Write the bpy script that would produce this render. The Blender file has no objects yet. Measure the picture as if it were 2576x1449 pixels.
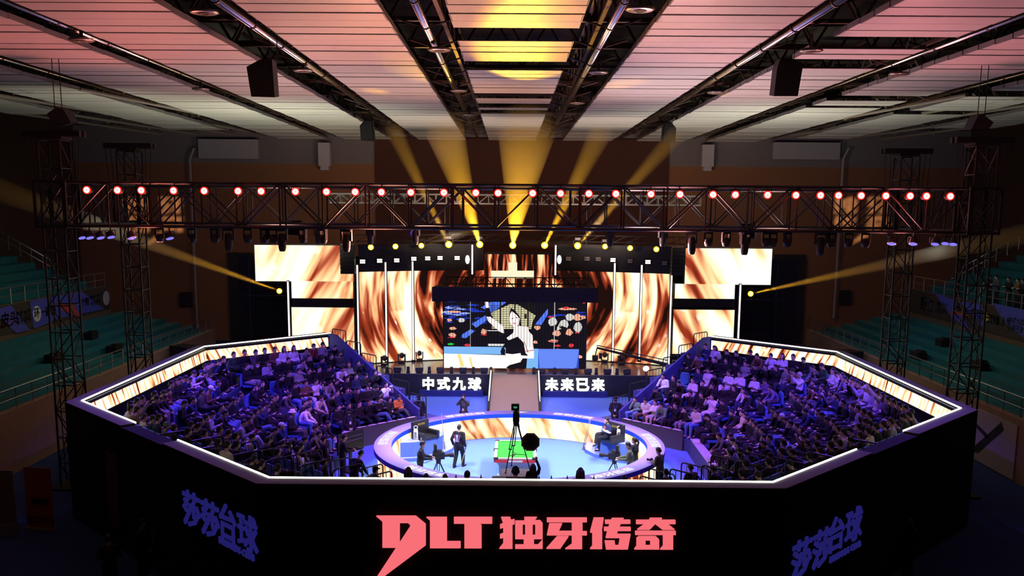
import bpy, bmesh, math, random
from mathutils import Vector, Matrix, noise
random.seed(7)
SC = bpy.context.scene
COL = SC.collection
PI = math.pi
# ---------------------------------------------------------------- camera
FPX, PITCH, YAW, ROLL, Y0 = 2312.9, .1510, -.0061, .0073, 873.6
CAM = Vector((-.096, -34.555, 10.055))
_f0 = Vector((math.sin(YAW), math.cos(YAW), 0)); _r0 = Vector((math.cos(YAW), -math.sin(YAW), 0)); _u0 = Vector((0, 0, 1))
FW = _f0 * math.cos(PITCH) - _u0 * math.sin(PITCH)
_u1 = _u0 * math.cos(PITCH) + _f0 * math.sin(PITCH)
RT = _r0 * math.cos(ROLL) + _u1 * math.sin(ROLL)
UP = -_r0 * math.sin(ROLL) + _u1 * math.cos(ROLL)
cd = bpy.data.cameras.new('camera'); cam = bpy.data.objects.new('camera', cd); COL.objects.link(cam)
cd.sensor_fit = 'HORIZONTAL'; cd.sensor_width = 36; cd.lens = 36 * FPX / 2576
cd.shift_y = (Y0 - 724.5) / 2576; cd.clip_end = 300; cd.clip_start = .5
m3 = Matrix((RT, UP, -FW)).transposed()
cam.matrix_world = Matrix.Translation(CAM) @ m3.to_4x4()
SC.camera = cam
def ray(px, py): return FW + RT * ((px - 1288) / FPX) + UP * ((Y0 - py) / FPX)
def atz(px, py, z): r = ray(px, py); return CAM + r * ((z - CAM.z) / r.z)
def aty(px, py, y): r = ray(px, py); return CAM + r * ((y - CAM.y) / r.y)
def atx(px, py, x): r = ray(px, py); return CAM + r * ((x - CAM.x) / r.x)
# ---------------------------------------------------------------- world, view, light levels
w = bpy.data.worlds.new('world'); SC.world = w; w.use_nodes = True
w.node_tree.nodes['Background'].inputs[0].default_value = (.9, .55, .4, 1)
w.node_tree.nodes['Background'].inputs[1].default_value = .004
vs = SC.view_settings
vs.view_transform = 'Standard'; vs.look = 'None'; vs.exposure = 0; vs.gamma = 1; vs.use_curve_mapping = False
cy = SC.cycles
cy.max_bounces = 4; cy.diffuse_bounces = 2; cy.glossy_bounces = 2; cy.transmission_bounces = 3; cy.volume_bounces = 0
cy.transparent_max_bounces = 6; cy.caustics_reflective = False; cy.caustics_refractive = False
cy.sample_clamp_indirect = 3; cy.sample_clamp_direct = 0
def aim(o, d): o.rotation_euler = Vector(d).to_track_quat('-Z', 'Y').to_euler()
def spot(name, loc, to, col, watts, deg, blend=.4, r=.08):
    l = bpy.data.lights.new(name, 'SPOT'); l.color = col; l.energy = watts; l.spot_size = math.radians(deg); l.spot_blend = blend; l.shadow_soft_size = r
    o = bpy.data.objects.new(name, l); COL.objects.link(o); o.location = loc; aim(o, Vector(to) - Vector(loc)); return o
def area(name, loc, to, col, watts, sx, sy, spread=180):
    l = bpy.data.lights.new(name, 'AREA'); l.shape = 'RECTANGLE'; l.size = sx; l.size_y = sy; l.color = col; l.energy = watts; l.spread = math.radians(spread)
    o = bpy.data.objects.new(name, l); COL.objects.link(o); o.location = loc; aim(o, Vector(to) - Vector(loc)); return o
VIO = (.14, .045, 1.0); WARM = (1, .62, .36); PINK = (1, .42, .42); CREAM = (1, .9, .68)
# front-of-house wash on the round playing area, from the lamps under the front truss
for sx in (-1, 1):
    spot('play_wash', (sx * 4.5, -2.6, 9.0), (sx * .8, 0, 0), (.80, .90, 1), 5200, 62, .5, .25)
    spot('play_wash', (sx * 5.5, 3.5, 9.0), (sx * 1.0, -.5, 0), (.74, .84, 1), 3600, 62, .5, .25)
    # violet wash on the two stands
    for (x, y, tx, ty, e) in ((13.2, -2.3, 9.5, 4.5, 4600), (13.6, 3.3, 9.0, -3.0, 4000), (7.5, -2.4, 11, 0, 2400), (4.5, 3.4, 8.5, 6, 2200), (12.5, .5, 10, -7.5, 3200)):
        spot('violet_wash', (sx * x, y, 9.1), (sx * tx, ty, 1.2), VIO, e, 68, .7, .12)
    spot('blue_wash', (sx * 3.4, 3.4, 9.0), (sx * 3.6, 10.0, 0), (.42, .38, 1), 6000, 66, .6, .2)
    spot('violet_wash', (sx * 1.5, -2.4, 9.1), (sx * 4.6, 1.5, .9), (.62, .16, 1), 3400, 66, .6, .2)
spot('platform_fill', (0, -2.2, 9.0), (0, -7.0, 2.0), (.95, .92, 1), 700, 26, .6, .15)  # added fill that brightens the white camera platform
spot('ramp_fill', (-.2, 14.8, 8.0), (-.2, 11.6, .5), (1, .66, .36), 1100, 42, .6, .15)  # added warm fill that tints the ramp
spot('stage_wash', (5.5, 17.2, 7.9), (5.0, 16.0, 1.1), (1, .8, .5), 350, 70, .8, .15); spot('stage_wash', (-5.7, 17.2, 7.9), (-5.2, 16.0, 1.1), (1, .8, .5), 350, 70, .8, .15)
# coloured wash thrown up at the slatted ceiling by lamps on the trusses and the stage
for (x, y, z, tx, ty, c, e, d) in ((-5, -2.3, 8.6, -6.5, -10, (1, .37, .25), 20000, 130), (5.5, -2.3, 8.6, 7, -10, (1, .42, .42), 22000, 130), (-13, -2.3, 8.6, -14, -8, (1, .24, .19), 13000, 125), (13, -2.3, 8.6, 14, -8, (1, .28, .30), 13000, 125),
        (0, -2.3, 8.6, 0, -10, (1, .40, .06), 13000, 90), (0, 3.6, 8.6, 0, 6, (1, .44, .10), 7000, 90), (-4, 3.6, 8.6, -6, 3, (1, .52, .38), 12000, 130), (-10, 3.6, 8.6, -11, 3, (1, .55, .45), 8000, 130), (10.5, 3.6, 8.6, 11, 3, (1, .58, .5), 8000, 130), (5, 3.6, 8.6, 7, 3, (1, .64, .64), 17000, 130),
        (-12, 12, 6.5, -12, 16, (.97, .97, .70), 19000, 125), (12, 12, 6.5, 12, 16, (.98, .95, .74), 19000, 125), (-3.5, 15, 8.4, -4, 24, (1, .74, .58), 9000, 130), (4, 15, 8.4, 5, 24, (1, .76, .62), 9000, 130), (-18, 6, 8, -20, 12, (.95, .95, .68), 5200, 125), (18, 6, 8, 20, 12, (.95, .95, .72), 5200, 125)):
    spot('ceiling_wash', (x, y, z), (tx, ty, 14.9), c, e * .16, d, 1, .8)
# weak warm spill on the back wall and added teal-grey ambient fill on the side terraces
for sx in (-1, 1):
    spot('wall_spill', (sx * 9, 19, 11.0), (sx * 16, 33.6, 8.5), (1, .55, .32), 430, 110, .9, .4)
    spot('terrace_fill', (sx * 17, 8, 13.8), (sx * 25, 10, 3), (.75, .85, .8), 620, 120, .9, .6)
    spot('terrace_fill', (sx * 17, -6, 13.8), (sx * 20, -8, 0), (.8, .6, .5), 200, 120, .9, .6)
    spot('blue_spill', (sx * 14.4, 4.2, 9.0), (sx * 18.5, 20, 6), (.20, .16, 1), 700, 80, .9, .2)
    for k in range(4): 
        l = bpy.data.lights.new('red_spill', 'POINT'); l.color = (1, .05, .03); l.energy = 12; l.shadow_soft_size = .12; o = bpy.data.objects.new('red_spill', l); COL.objects.link(o); o.location = (sx * (1.8 + 3.7 * k), -3.35, 10.35)
spot('wall_spill', (0, 21, 10.5), (0, 33.6, 11.5), (1, .3, .12), 300, 120, .9, .4)
# ---------------------------------------------------------------- materials
MATS = {}
def mat(name, col, rough=.7, metal=0, spec=.3, bump=0, bscale=40, var=0):
    if name in MATS: return MATS[name]
    m = bpy.data.materials.new(name); m.use_nodes = True; nt = m.node_tree; b = nt.nodes['Principled BSDF']
    b.inputs['Base Color'].default_value = (*col, 1); b.inputs['Roughness'].default_value = rough; b.inputs['Metallic'].default_value = metal
    b.inputs['Specular IOR Level'].default_value = spec
    if bump or var:
        tc = nt.nodes.new('ShaderNodeTexCoord'); nz = nt.nodes.new('ShaderNodeTexNoise'); nz.inputs['Scale'].default_value = bscale; nz.inputs['Detail'].default_value = 3
        nt.links.new(tc.outputs['Object'], nz.inputs['Vector'])
        if bump:
            bp = nt.nodes.new('ShaderNodeBump'); bp.inputs['Strength'].default_value = bump; nt.links.new(nz.outputs[0], bp.inputs['Height']); nt.links.new(bp.outputs[0], b.inputs['Normal'])
        if var:
            mx = nt.nodes.new('ShaderNodeMixRGB'); mx.blend_type = 'MULTIPLY'; mx.inputs[0].default_value = var; mx.inputs[1].default_value = (*col, 1)
            nt.links.new(nz.outputs[0], mx.inputs[2]); nt.links.new(mx.outputs[0], b.inputs['Base Color'])
    MATS[name] = m; return m
def emi(name, col, s=1.0, sample=True):
    if name in MATS: return MATS[name]
    m = bpy.data.materials.new(name); m.use_nodes = True; nt = m.node_tree; nt.nodes.clear()
    e = nt.nodes.new('ShaderNodeEmission'); o = nt.nodes.new('ShaderNodeOutputMaterial'); e.inputs[0].default_value = (*col, 1); e.inputs[1].default_value = s
    nt.links.new(e.outputs[0], o.inputs[0])
    if not sample: m.cycles.emission_sampling = 'NONE'
    MATS[name] = m; return m
def screen_mat(name, su, sv, seed, bias=.0, dark=.25, strength=1.25, bokeh=2.2, brad=.16, kill=None, con=1.7):
    """LED picture: golden streaks that run along U of the UV map, with round glints"""
    if name in MATS: return MATS[name]
    m = bpy.data.materials.new(name); m.use_nodes = True; nt = m.node_tree; nt.nodes.clear(); N = nt.nodes.new; L = nt.links.new
    uv = N('ShaderNodeUVMap'); mp = N('ShaderNodeMapping'); mp.inputs['Scale'].default_value = (su, sv, 1); mp.inputs['Location'].default_value = (seed, seed * 1.7, seed * .3)
    L(uv.outputs[0], mp.inputs[0])
    n1 = N('ShaderNodeTexNoise'); n1.inputs['Scale'].default_value = 1; n1.inputs['Detail'].default_value = 2.5; n1.inputs['Distortion'].default_value = .35; L(mp.outputs[0], n1.inputs[0])
    ad = N('ShaderNodeMath'); ad.operation = 'MULTIPLY_ADD'; ad.inputs[1].default_value = con; ad.inputs[2].default_value = .5 - .5 * con + bias; L(n1.outputs[0], ad.inputs[0])
    if kill:
        vc = N('ShaderNodeAttribute'); vc.attribute_name = 'mask'; sb = N('ShaderNodeMath'); sb.operation = 'SUBTRACT'; L(ad.outputs[0], sb.inputs[0]); L(vc.outputs['Fac'], sb.inputs[1]); src = sb.outputs[0]
    else: src = ad.outputs[0]
    cr = N('ShaderNodeValToRGB'); L(src, cr.inputs[0]); el = cr.color_ramp.elements
    el[0].position = dark; el[0].color = (.012, .004, .003, 1); el[1].position = .40; el[1].color = (.30, .035, .012, 1)
    for p, c in ((.46, (.58, .17, .08, 1)), (.52, (.93, .45, .20, 1)), (.60, (1, .72, .36, 1)), (.70, (1, .93, .66, 1)), (.82, (1, 1, .9, 1))):
        e = el.new(p); e.color = c
    vo = N('ShaderNodeTexVoronoi'); vo.inputs['Scale'].default_value = bokeh; L(uv.outputs[0], vo.inputs[0])
    mr = N('ShaderNodeMapRange'); mr.inputs[1].default_value = brad * .35; mr.inputs[2].default_value = brad; mr.inputs[3].default_value = .8; mr.inputs[4].default_value = 0; L(vo.outputs['Distance'], mr.inputs[0])
    th = N('ShaderNodeMath'); th.operation = 'GREATER_THAN'; th.inputs[1].default_value = .44; L(src, th.inputs[0])
    mu = N('ShaderNodeMath'); mu.operation = 'MULTIPLY'; L(mr.outputs[0], mu.inputs[0]); L(th.outputs[0], mu.inputs[1])
    mx = N('ShaderNodeMixRGB'); mx.inputs[2].default_value = (1, .97, .8, 1); L(mu.outputs[0], mx.inputs[0]); L(cr.outputs[0], mx.inputs[1])
    e = N('ShaderNodeEmission'); e.inputs[1].default_value = strength; o = N('ShaderNodeOutputMaterial'); L(mx.outputs[0], e.inputs[0]); L(e.outputs[0], o.inputs[0])
    MATS[name] = m; return m
BLACK = mat('black_paint', (.012, .011, .012), .55)
TRUSS = mat('black_truss_metal', (.035, .032, .034), .42, .5)
CLOTH = mat('black_cloth', (.010, .009, .010), .95, bump=.2)
LEDGE = mat('grey_felt', (.16, .15, .155), .9, bump=.1)
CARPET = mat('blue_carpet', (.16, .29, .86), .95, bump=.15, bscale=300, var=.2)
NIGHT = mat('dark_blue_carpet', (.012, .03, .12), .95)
RISER = mat('navy_riser_carpet', (.045, .06, .16), .9)
STEEL = mat('stainless_rail', (.6, .58, .55), .3, .9)
WHITE = mat('white_plastic', (.8, .8, .8), .45)
GREY = mat('grey_metal', (.25, .25, .26), .5, .3)
LED = emi('white_led', (1, .97, .86), 5)
RUBBER = mat('black_rubber', (.012, .012, .012), .6)
# ---------------------------------------------------------------- mesh helpers
class MB:
    def __init__(s): s.v = []; s.f = []; s.mi = []; s.cur = 0
    def face(s, idx): s.f.append(idx); s.mi.append(s.cur)
    def poly(s, pts):
        n = len(s.v); s.v += [tuple(p) for p in pts]; s.face(tuple(range(n, n + len(pts)))); return s
    def box(s, c, d, M=None, rz=0):
        cx, cy_, cz = c; a, b, h = d[0] / 2, d[1] / 2, d[2] / 2; n = len(s.v); R = Matrix.Rotation(rz, 3, 'Z')
        for z in (-h, h):
            for x, y in ((-a, -b), (a, -b), (a, b), (-a, b)):
                p = R @ Vector((x, y, z)); p += Vector((cx, cy_, cz))
                if M: p = M @ p
                s.v.append(tuple(p))
        for q in ((3, 2, 1, 0), (4, 5, 6, 7), (0, 1, 5, 4), (1, 2, 6, 5), (2, 3, 7, 6), (3, 0, 4, 7)): s.face(tuple(n + i for i in q))
        return s
    def prism(s, pts, z0, z1):
        n = len(s.v); k = len(pts)
        s.v += [(p[0], p[1], z0) for p in pts] + [(p[0], p[1], z1) for p in pts]
        s.face(tuple(n + i for i in reversed(range(k)))); s.face(tuple(n + k + i for i in range(k)))
        for i in range(k): j = (i + 1) % k; s.face((n + i, n + j, n + k + j, n + k + i))
        return s
    def bar(s, p, q, r=.02, n=6, r2=None):
        p = Vector(p); q = Vector(q); d = (q - p)
        if d.length < 1e-6: return s
        d.normalize(); a = d.orthogonal().normalized(); b = d.cross(a); k = len(s.v); r2 = r if r2 is None else r2
        for c, rr in ((p, r), (q, r2)):
            for i in range(n):
                t = 2 * PI * (i + .5) / n; s.v.append(tuple(c + (a * math.cos(t) + b * math.sin(t)) * rr))
        for i in range(n): j = (i + 1) % n; s.face((k + i, k + j, k + n + j, k + n + i))
        s.face(tuple(k + i for i in reversed(range(n)))); s.face(tuple(k + n + i for i in range(n)))
        return s
    def path(s, pts, r=.02, n=6):
        for a, b in zip(pts, pts[1:]): s.bar(a, b, r, n)
        return s
    def lathe(s, prof, c=(0, 0, 0), n=16, M=None):
        k = len(s.v)
        for r, z in prof:
            for i in range(n):
                t = 2 * PI * i / n; p = Vector((c[0] + r * math.cos(t), c[1] + r * math.sin(t), c[2] + z))
                if M: p = M @ p
                s.v.append(tuple(p))
        for a in range(len(prof) - 1):
            for i in range(n): j = (i + 1) % n; s.face((k + a * n + i, k + a * n + j, k + (a + 1) * n + j, k + (a + 1) * n + i))
        s.face(tuple(k + i for i in reversed(range(n)))); e = k + (len(prof) - 1) * n; s.face(tuple(e + i for i in range(n)))
        return s
    def ball(s, c, r, n=12, m=8, M=None):
        R = r if hasattr(r, '__len__') else (r, r, r); k = len(s.v)
        for a in range(m + 1):
            t = PI * a / m
            for i in range(n):
                u = 2 * PI * i / n; p = Vector((R[0] * math.sin(t) * math.cos(u), R[1] * math.sin(t) * math.sin(u), R[2] * math.cos(t)))
                if M: p = M @ p
                s.v.append(tuple(p + Vector(c)))
        for a in range(m):
            for i in range(n): j = (i + 1) % n; s.face((k + a * n + i, k + (a + 1) * n + i, k + (a + 1) * n + j, k + a * n + j))
        return s
    def arc(s, r0, r1, z0, z1, a0, a1, n=96, c=(0, 0)):
        """solid ring sector"""
        full = abs(a1 - a0) > 2 * PI - 1e-4; k = len(s.v); m = n if full else n + 1
        for i in range(m):
            t = a0 + (a1 - a0) * i / n; cs, sn = math.cos(t), math.sin(t)
            for r, z in ((r0, z0), (r1, z0), (r1, z1), (r0, z1)): s.v.append((c[0] + r * cs, c[1] + r * sn, z))
        for i in range(n):
            j = (i + 1) % m
            for q in range(4): q2 = (q + 1) % 4; s.face((k + 4 * i + q, k + 4 * i + q2, k + 4 * j + q2, k + 4 * j + q))
        if not full: s.face((k, k + 3, k + 2, k + 1)); e = k + 4 * n; s.face((e, e + 1, e + 2, e + 3))
        return s
    def mesh(s, name, mats, smooth=False, weld=False):
        me = bpy.data.meshes.new(name); me.from_pydata(s.v, [], s.f)
        for m in (mats if isinstance(mats, (list, tuple)) else [mats]): me.materials.append(m)
        if any(s.mi): me.polygons.foreach_set('material_index', s.mi)
        bm = bmesh.new(); bm.from_mesh(me)
        if weld: bmesh.ops.remove_doubles(bm, verts=bm.verts, dist=1e-4)
        bmesh.ops.recalc_face_normals(bm, faces=bm.faces); bm.to_mesh(me); bm.free()
        if smooth: me.polygons.foreach_set('use_smooth', [True] * len(me.polygons))
        me.update(); return me
    def build(s, name, mats, parent=None, loc=None, rz=0, smooth=False, bevel=0):
        return put(name, s.mesh(name, mats, smooth), parent, loc, rz, bevel)
def put(name, me, parent=None, loc=None, rz=0, bevel=0):
    o = bpy.data.objects.new(name, me); COL.objects.link(o)
    if parent is not None: o.parent = parent
    if loc is not None: o.location = loc
    if rz: o.rotation_euler = (0, 0, rz)
    if bevel:
        b = o.modifiers.new('bevel', 'BEVEL'); b.width = bevel; b.segments = 2; b.limit_method = 'ANGLE'
    return o
def tag(o, label=None, cat=None, group=None, kind=None):
    if label: o['label'] = label
    if cat: o['category'] = cat
    if group: o['group'] = group
    if kind: o['kind'] = kind
    return o
def thing(name, label, cat, loc=(0, 0, 0), rz=0, group=None):
    o = bpy.data.objects.new(name, None); o.empty_display_size = .2; COL.objects.link(o); o.location = loc; o.rotation_euler = (0, 0, rz)
    return tag(o, label, cat, group)
def struct(o): o['kind'] = 'structure'; return o
KIDS = {}
def dup(root, loc, rz=0, label=None, group=None, scale=1, mats=None):
    r = root.copy(); COL.objects.link(r); r.location = loc
    r.rotation_euler = rz if hasattr(rz, '__len__') else (0, 0, rz)
    if scale != 1: r.scale = (scale,) * 3
    if label: r['label'] = label
    if group: r['group'] = group
    def kids(o, n):
        if o.name not in KIDS: KIDS[o.name] = list(o.children)
        for ch in KIDS[o.name]:
            c = ch.copy(); COL.objects.link(c); c.parent = n
            if mats:
                mm = mats.get(ch.name.split('.')[0])
                if mm: c.material_slots[0].link = 'OBJECT'; c.material_slots[0].material = mm
            kids(ch, c)
    kids(root, r); return r
def curve_mesh(name, polys, mats, depth=.02, bevel=0):
    """flat shapes with holes, given as closed outlines, made solid"""
    cu = bpy.data.curves.new(name, 'CURVE'); cu.dimensions = '2D'; cu.fill_mode = 'BOTH'; cu.extrude = depth / 2; cu.bevel_depth = bevel
    for P in polys:
        sp = cu.splines.new('POLY'); sp.points.add(len(P) - 1); sp.use_cyclic_u = True
        for i, (x, y) in enumerate(P): sp.points[i].co = (x, y, 0, 1)
    o = bpy.data.objects.new(name, cu); COL.objects.link(o)
    dg = bpy.context.evaluated_depsgraph_get(); me = bpy.data.meshes.new_from_object(o.evaluated_get(dg)); bpy.data.objects.remove(o); me.name = name
    me.materials.clear()
    for m in (mats if isinstance(mats, (list, tuple)) else [mats]): me.materials.append(m)
    return me
def text_mesh(txt, size, m, depth=.02, fat=0, align='CENTER', space=1):
    cu = bpy.data.curves.new('lettering', 'FONT'); cu.body = txt; cu.size = size; cu.extrude = depth / 2; cu.align_x = align; cu.align_y = 'CENTER'; cu.space_character = space; cu.resolution_u = 2
    o = bpy.data.objects.new('lettering', cu); COL.objects.link(o)
    dg = bpy.context.evaluated_depsgraph_get(); me = bpy.data.meshes.new_from_object(o.evaluated_get(dg)); bpy.data.objects.remove(o)
    if fat:   # bold strokes: the thin glyph swept round a small square
        V = [v.co.copy() for v in me.vertices]; F = [tuple(p.vertices) for p in me.polygons]; v2 = []; f2 = []
        for k, (dx, dy) in enumerate(((0, 0), (-1, -1), (0, -1), (1, -1), (-1, 0), (1, 0), (-1, 1), (0, 1), (1, 1))):
            b = len(v2); v2 += [(v.x + dx * fat, v.y + dy * fat, v.z) for v in V]; f2 += [tuple(b + i for i in f) for f in F]
        me = bpy.data.meshes.new('lettering'); me.from_pydata(v2, [], f2)
    me.name = 'lettering'; me.materials.clear(); me.materials.append(m); return me
def stand_up(me, M):
    me.transform(M); return me
def frame(o, ex, ey, ez): # matrix from origin and axes
    return Matrix(((ex[0], ey[0], ez[0], o[0]), (ex[1], ey[1], ez[1], o[1]), (ex[2], ey[2], ez[2], o[2]), (0, 0, 0, 1)))
def ordinal(n):
    base = 'zeroth first second third fourth fifth sixth seventh eighth ninth tenth eleventh twelfth thirteenth fourteenth fifteenth sixteenth seventeenth eighteenth nineteenth'.split()
    if n < 20: return base[n]
    t, u = divmod(n, 10); tens = {2: 'twent', 3: 'thirt', 4: 'fort', 5: 'fift', 6: 'sixt'}[t]
    return tens + 'ieth' if u == 0 else tens + 'y-' + base[u]
# ================================================================ hall shell
BACKY = 33.8
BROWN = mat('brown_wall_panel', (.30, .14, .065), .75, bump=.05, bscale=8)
GREYW = mat('grey_plaster', (.22, .19, .19), .85)
DKRED = mat('dark_maroon_panel', (.085, .03, .022), .8)
ROOF = mat('dark_roof_deck', (.035, .028, .024), .9)
TEAL = mat('teal_terrace_paint', (.018, .17, .18), .5, bump=.1, var=.5, bscale=2)
BEIGE = mat('beige_plaster', (.36, .24, .15), .85, var=.3, bscale=3)
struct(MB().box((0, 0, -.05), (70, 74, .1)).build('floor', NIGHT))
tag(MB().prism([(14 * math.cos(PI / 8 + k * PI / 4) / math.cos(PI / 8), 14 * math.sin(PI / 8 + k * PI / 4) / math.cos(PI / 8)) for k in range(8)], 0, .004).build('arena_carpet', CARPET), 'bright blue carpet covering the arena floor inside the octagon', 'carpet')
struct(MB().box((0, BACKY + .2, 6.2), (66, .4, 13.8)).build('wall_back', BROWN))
struct(MB().box((0, BACKY + .2, 15.6), (66, .42, 5.0)).build('wall_upper', GREYW))
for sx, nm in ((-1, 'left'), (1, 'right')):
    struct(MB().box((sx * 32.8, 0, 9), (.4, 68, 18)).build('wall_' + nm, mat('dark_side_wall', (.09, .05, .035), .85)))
struct(MB().box((0, 0, 18.3), (66, 68, .3)).build('ceiling', ROOF))
# recess behind the stage in the back wall, its posts, drain pipes, doors
struct(MB().box((.1, BACKY - .12, 10.4), (21.4, .2, 9.2)).build('wall_panel', DKRED))
for i, (px, py, pz) in enumerate(((818, 360, 418), (1779, 365, 420))):
    p = aty(px, py, 33.4); q = aty(px, pz, 33.4)
    o = MB().box((p.x, 33.25, (p.z + q.z) / 2), (.85, .7, p.z - q.z)).prism([(p.x - .3, 32.95), (p.x + .3, 32.95), (p.x + .3, 33.6), (p.x - .3, 33.6)], q.z - .3, q.z).build('trim_%d' % (i + 1), mat('pale_column_casing', (.5, .46, .5), .8)); struct(o)
for i, (px, y0, y1) in enumerate(((477, 400, 830), (2122, 400, 800), (45, 300, 560), (1130, 400, 470))[:3]):
    a = aty(px, y0, 33.3); b = aty(px + 6, y1, 33.3)
    struct(MB().path([(a.x + .35, 33.35, a.z + .8), (a.x, 33.35, a.z), (a.x, 33.35, b.z)], .1, 8).build('trim_%d' % (i + 3), mat('pale_drain_pipe', (.42, .36, .34), .5)))
for i, (px0, px1, py0, py1) in enumerate(((573, 642, 635, 850), (1948, 2016, 640, 860), (452, 484, 735, 770), (2113, 2140, 730, 765))):
    a = aty(px0, py0, 33.5); b = aty(px1, py1, 33.5)
    struct(MB().box(((a.x + b.x) / 2, 33.55, (a.z + b.z) / 2), (b.x - a.x, .14, a.z - b.z)).build('door_%d' % (i + 1), mat('dark_door_panel', (.03, .027, .03), .6)))
for i, (px0, px1, py0, py1) in enumerate(((500, 652, 350, 400), (1944, 2110, 358, 402))):
    a = aty(px0, py0, 33.3); b = aty(px1, py1, 33.3)
    struct(MB().box(((a.x + b.x) / 2, 33.35, (a.z + b.z) / 2), (b.x - a.x, .5, a.z - b.z)).build('window_%d' % (i + 1), mat('grey_blind', (.4, .37, .4), .8)))
# ---------------------------------------------------------------- slatted ceiling strips
SLAT = mat('white_ceiling_slat', (.78, .74, .70), .42, spec=.4, bump=.03, bscale=3)
SLATE = mat('slat_end_cap', (.30, .27, .25), .6)
def CX(x, y): return x - .0095 * (y + 4)
CZ = 14.9
STRIPS = [(-28.8, -25.6), (-24.2, -20.9), (-19.0, -15.0 - .05), (-13.7 - .02, -9.0), (-7.05, -3.62), (-1.95, 1.45), (3.4, 6.95), (8.75, 12.2), (13.8, 17.4), (19.2, 22.8), (24.6, 28.2)]
STRIPS[2] = (-17.2, -13.65); STRIPS[3] = (-12.45, -8.97); STRIPS[1] = (-22.4, -18.9); STRIPS[0] = (-27.6, -24.2)
HOLES = {5: ((-7.75, -6.2), (-2.6, -.75), (6.5, 7.6), (10.4, 11.8), (13.4, 14.6)), 7: ((-7.4, -5.4), (-3.6, -1.9)), 8: ((6.5, 8.0), (10, 11.4)), 9: ((4.5, 6.2), (12, 13.5)), 10: ((9, 10.5),)}
LIM = {0: 16, 1: 26, 2: 33.6, 9: 30, 10: 21}
for i, (x0, x1) in enumerate(STRIPS):
    m = MB(); e = MB(); y = -22.0; k = 0
    while y < min(33.4, LIM.get(i, 33.4)):
        y1 = y + .97
        if not any(a - .3 < y + .48 < b + .3 - .6 or a < y + .48 < b for a, b in HOLES.get(i, ())):
            j = .0 if k % 2 else .05
            z = CZ - (.015 if k % 3 == 0 else 0)
            m.box((CX((x0 + x1) / 2, y), y + .45, z), (x1 - x0 - j, .87, .03))
            for xx in (x0, x1): e.box((CX(xx, y), y + .47, z + .06), (.03, .93, .15))
        y = y1; k += 1
    o = struct(m.build('ceiling_panel', SLAT))
    e.build('edge_channel', SLATE, o)
# pipes that run in the gaps between strips, roof girders above them
PIPE = mat('polished_duct', (.75, .70, .62), .22, 1.0)
DIM = mat('brown_steel', (.11, .075, .055), .55, .4)
for (x, r, nm) in ((-2.75, .11, 'left of the middle strip'), (2.35, .11, 'right of the middle strip'), (-7.55, .12, 'second gap left of the middle'), (7.45, .12, 'second gap right of the middle'),
               (-12.95, .06, 'third gap left of the middle'), (12.75, .06, 'third gap right of the middle'), (-18.0, .06, 'fourth gap left of the middle'), (18.3, .06, 'fourth gap right of the middle')):
    t = thing('air_duct', 'shiny round metal duct along the ceiling in the ' + nm if 'gap' in nm else 'shiny round metal duct along the ceiling, ' + nm, 'duct', (0, 0, 0), 0, 'ceiling ducts')
    MB().bar((CX(x, -22), -22, CZ + .12), (CX(x, 33), 33, CZ + .12), r, 14).build('pipe', PIPE, t, smooth=True)
    cm = None
    for k in range(17):
        y = -21 + 3.2 * k; c = MB(); b = c
        c.bar((CX(x, y), y, CZ + .12), (CX(x, y) - .001, y + .09, CZ + .12), r * 1.22, 14)
        b.bar((CX(x, y) - .85, y + .05, CZ + .3), (CX(x, y) - .2, y + .05, CZ + .10), .03); b.bar((CX(x, y) + .2, y + .05, CZ + .10), (CX(x, y) + .85, y + .05, CZ + .3), .03)
        c.build('collar_bracket', DIM, t)
for k in range(12):
    y = -20 + 4.6 * k; m = MB()
    m.box((0, y, 15.55), (64, .16, .12)); m.box((0, y, 17.2), (64, .16, .12))
    for j in range(32):
        x = -32 + 2 * j; m.bar((x, y, 15.55), (x + 1, y, 17.2), .05); m.bar((x + 1, y, 17.2), (x + 2, y, 15.55), .05)
    struct(m.build('ceiling_beam', DIM))
for x in (-2.3, 2.2, -8.1, 8.0, -13, 13, -18, 18.4):
    m = MB(); m.box((x, 6, 15.35), (.12, 54, .1)).box((x, 6, 16.4), (.12, 54, .1))
    for j in range(27): y = -20 + 2 * j; m.bar((x, y, 15.35), (x, y + 1, 16.4), .035); m.bar((x, y + 1, 16.4), (x, y + 2, 15.35), .035)
    struct(m.build('ceiling_beam', DIM))
# outer roof tubes seen past the strip ends at both sides
for sx in (-1, 1):
    m = MB()
    for k in range(5):
        x = sx * (19 + 2.6 * k); m.bar((x, 6, 14.95), (x - sx * 3.5, 33, 15.1), .09, 8)
        for j in range(5): m.bar((x - sx * .5 * j, 8 + 5 * j, 15), (x - sx * .5 * j + .7, 9 + 5 * j, 16), .05); m.bar((x - sx * .5 * j, 8 + 5 * j, 15), (x - sx * .5 * j - .7, 9 + 5 * j, 16), .05)
    struct(m.build('ceiling_beam', mat('pale_roof_tube', (.34, .28, .23), .5)))
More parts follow.
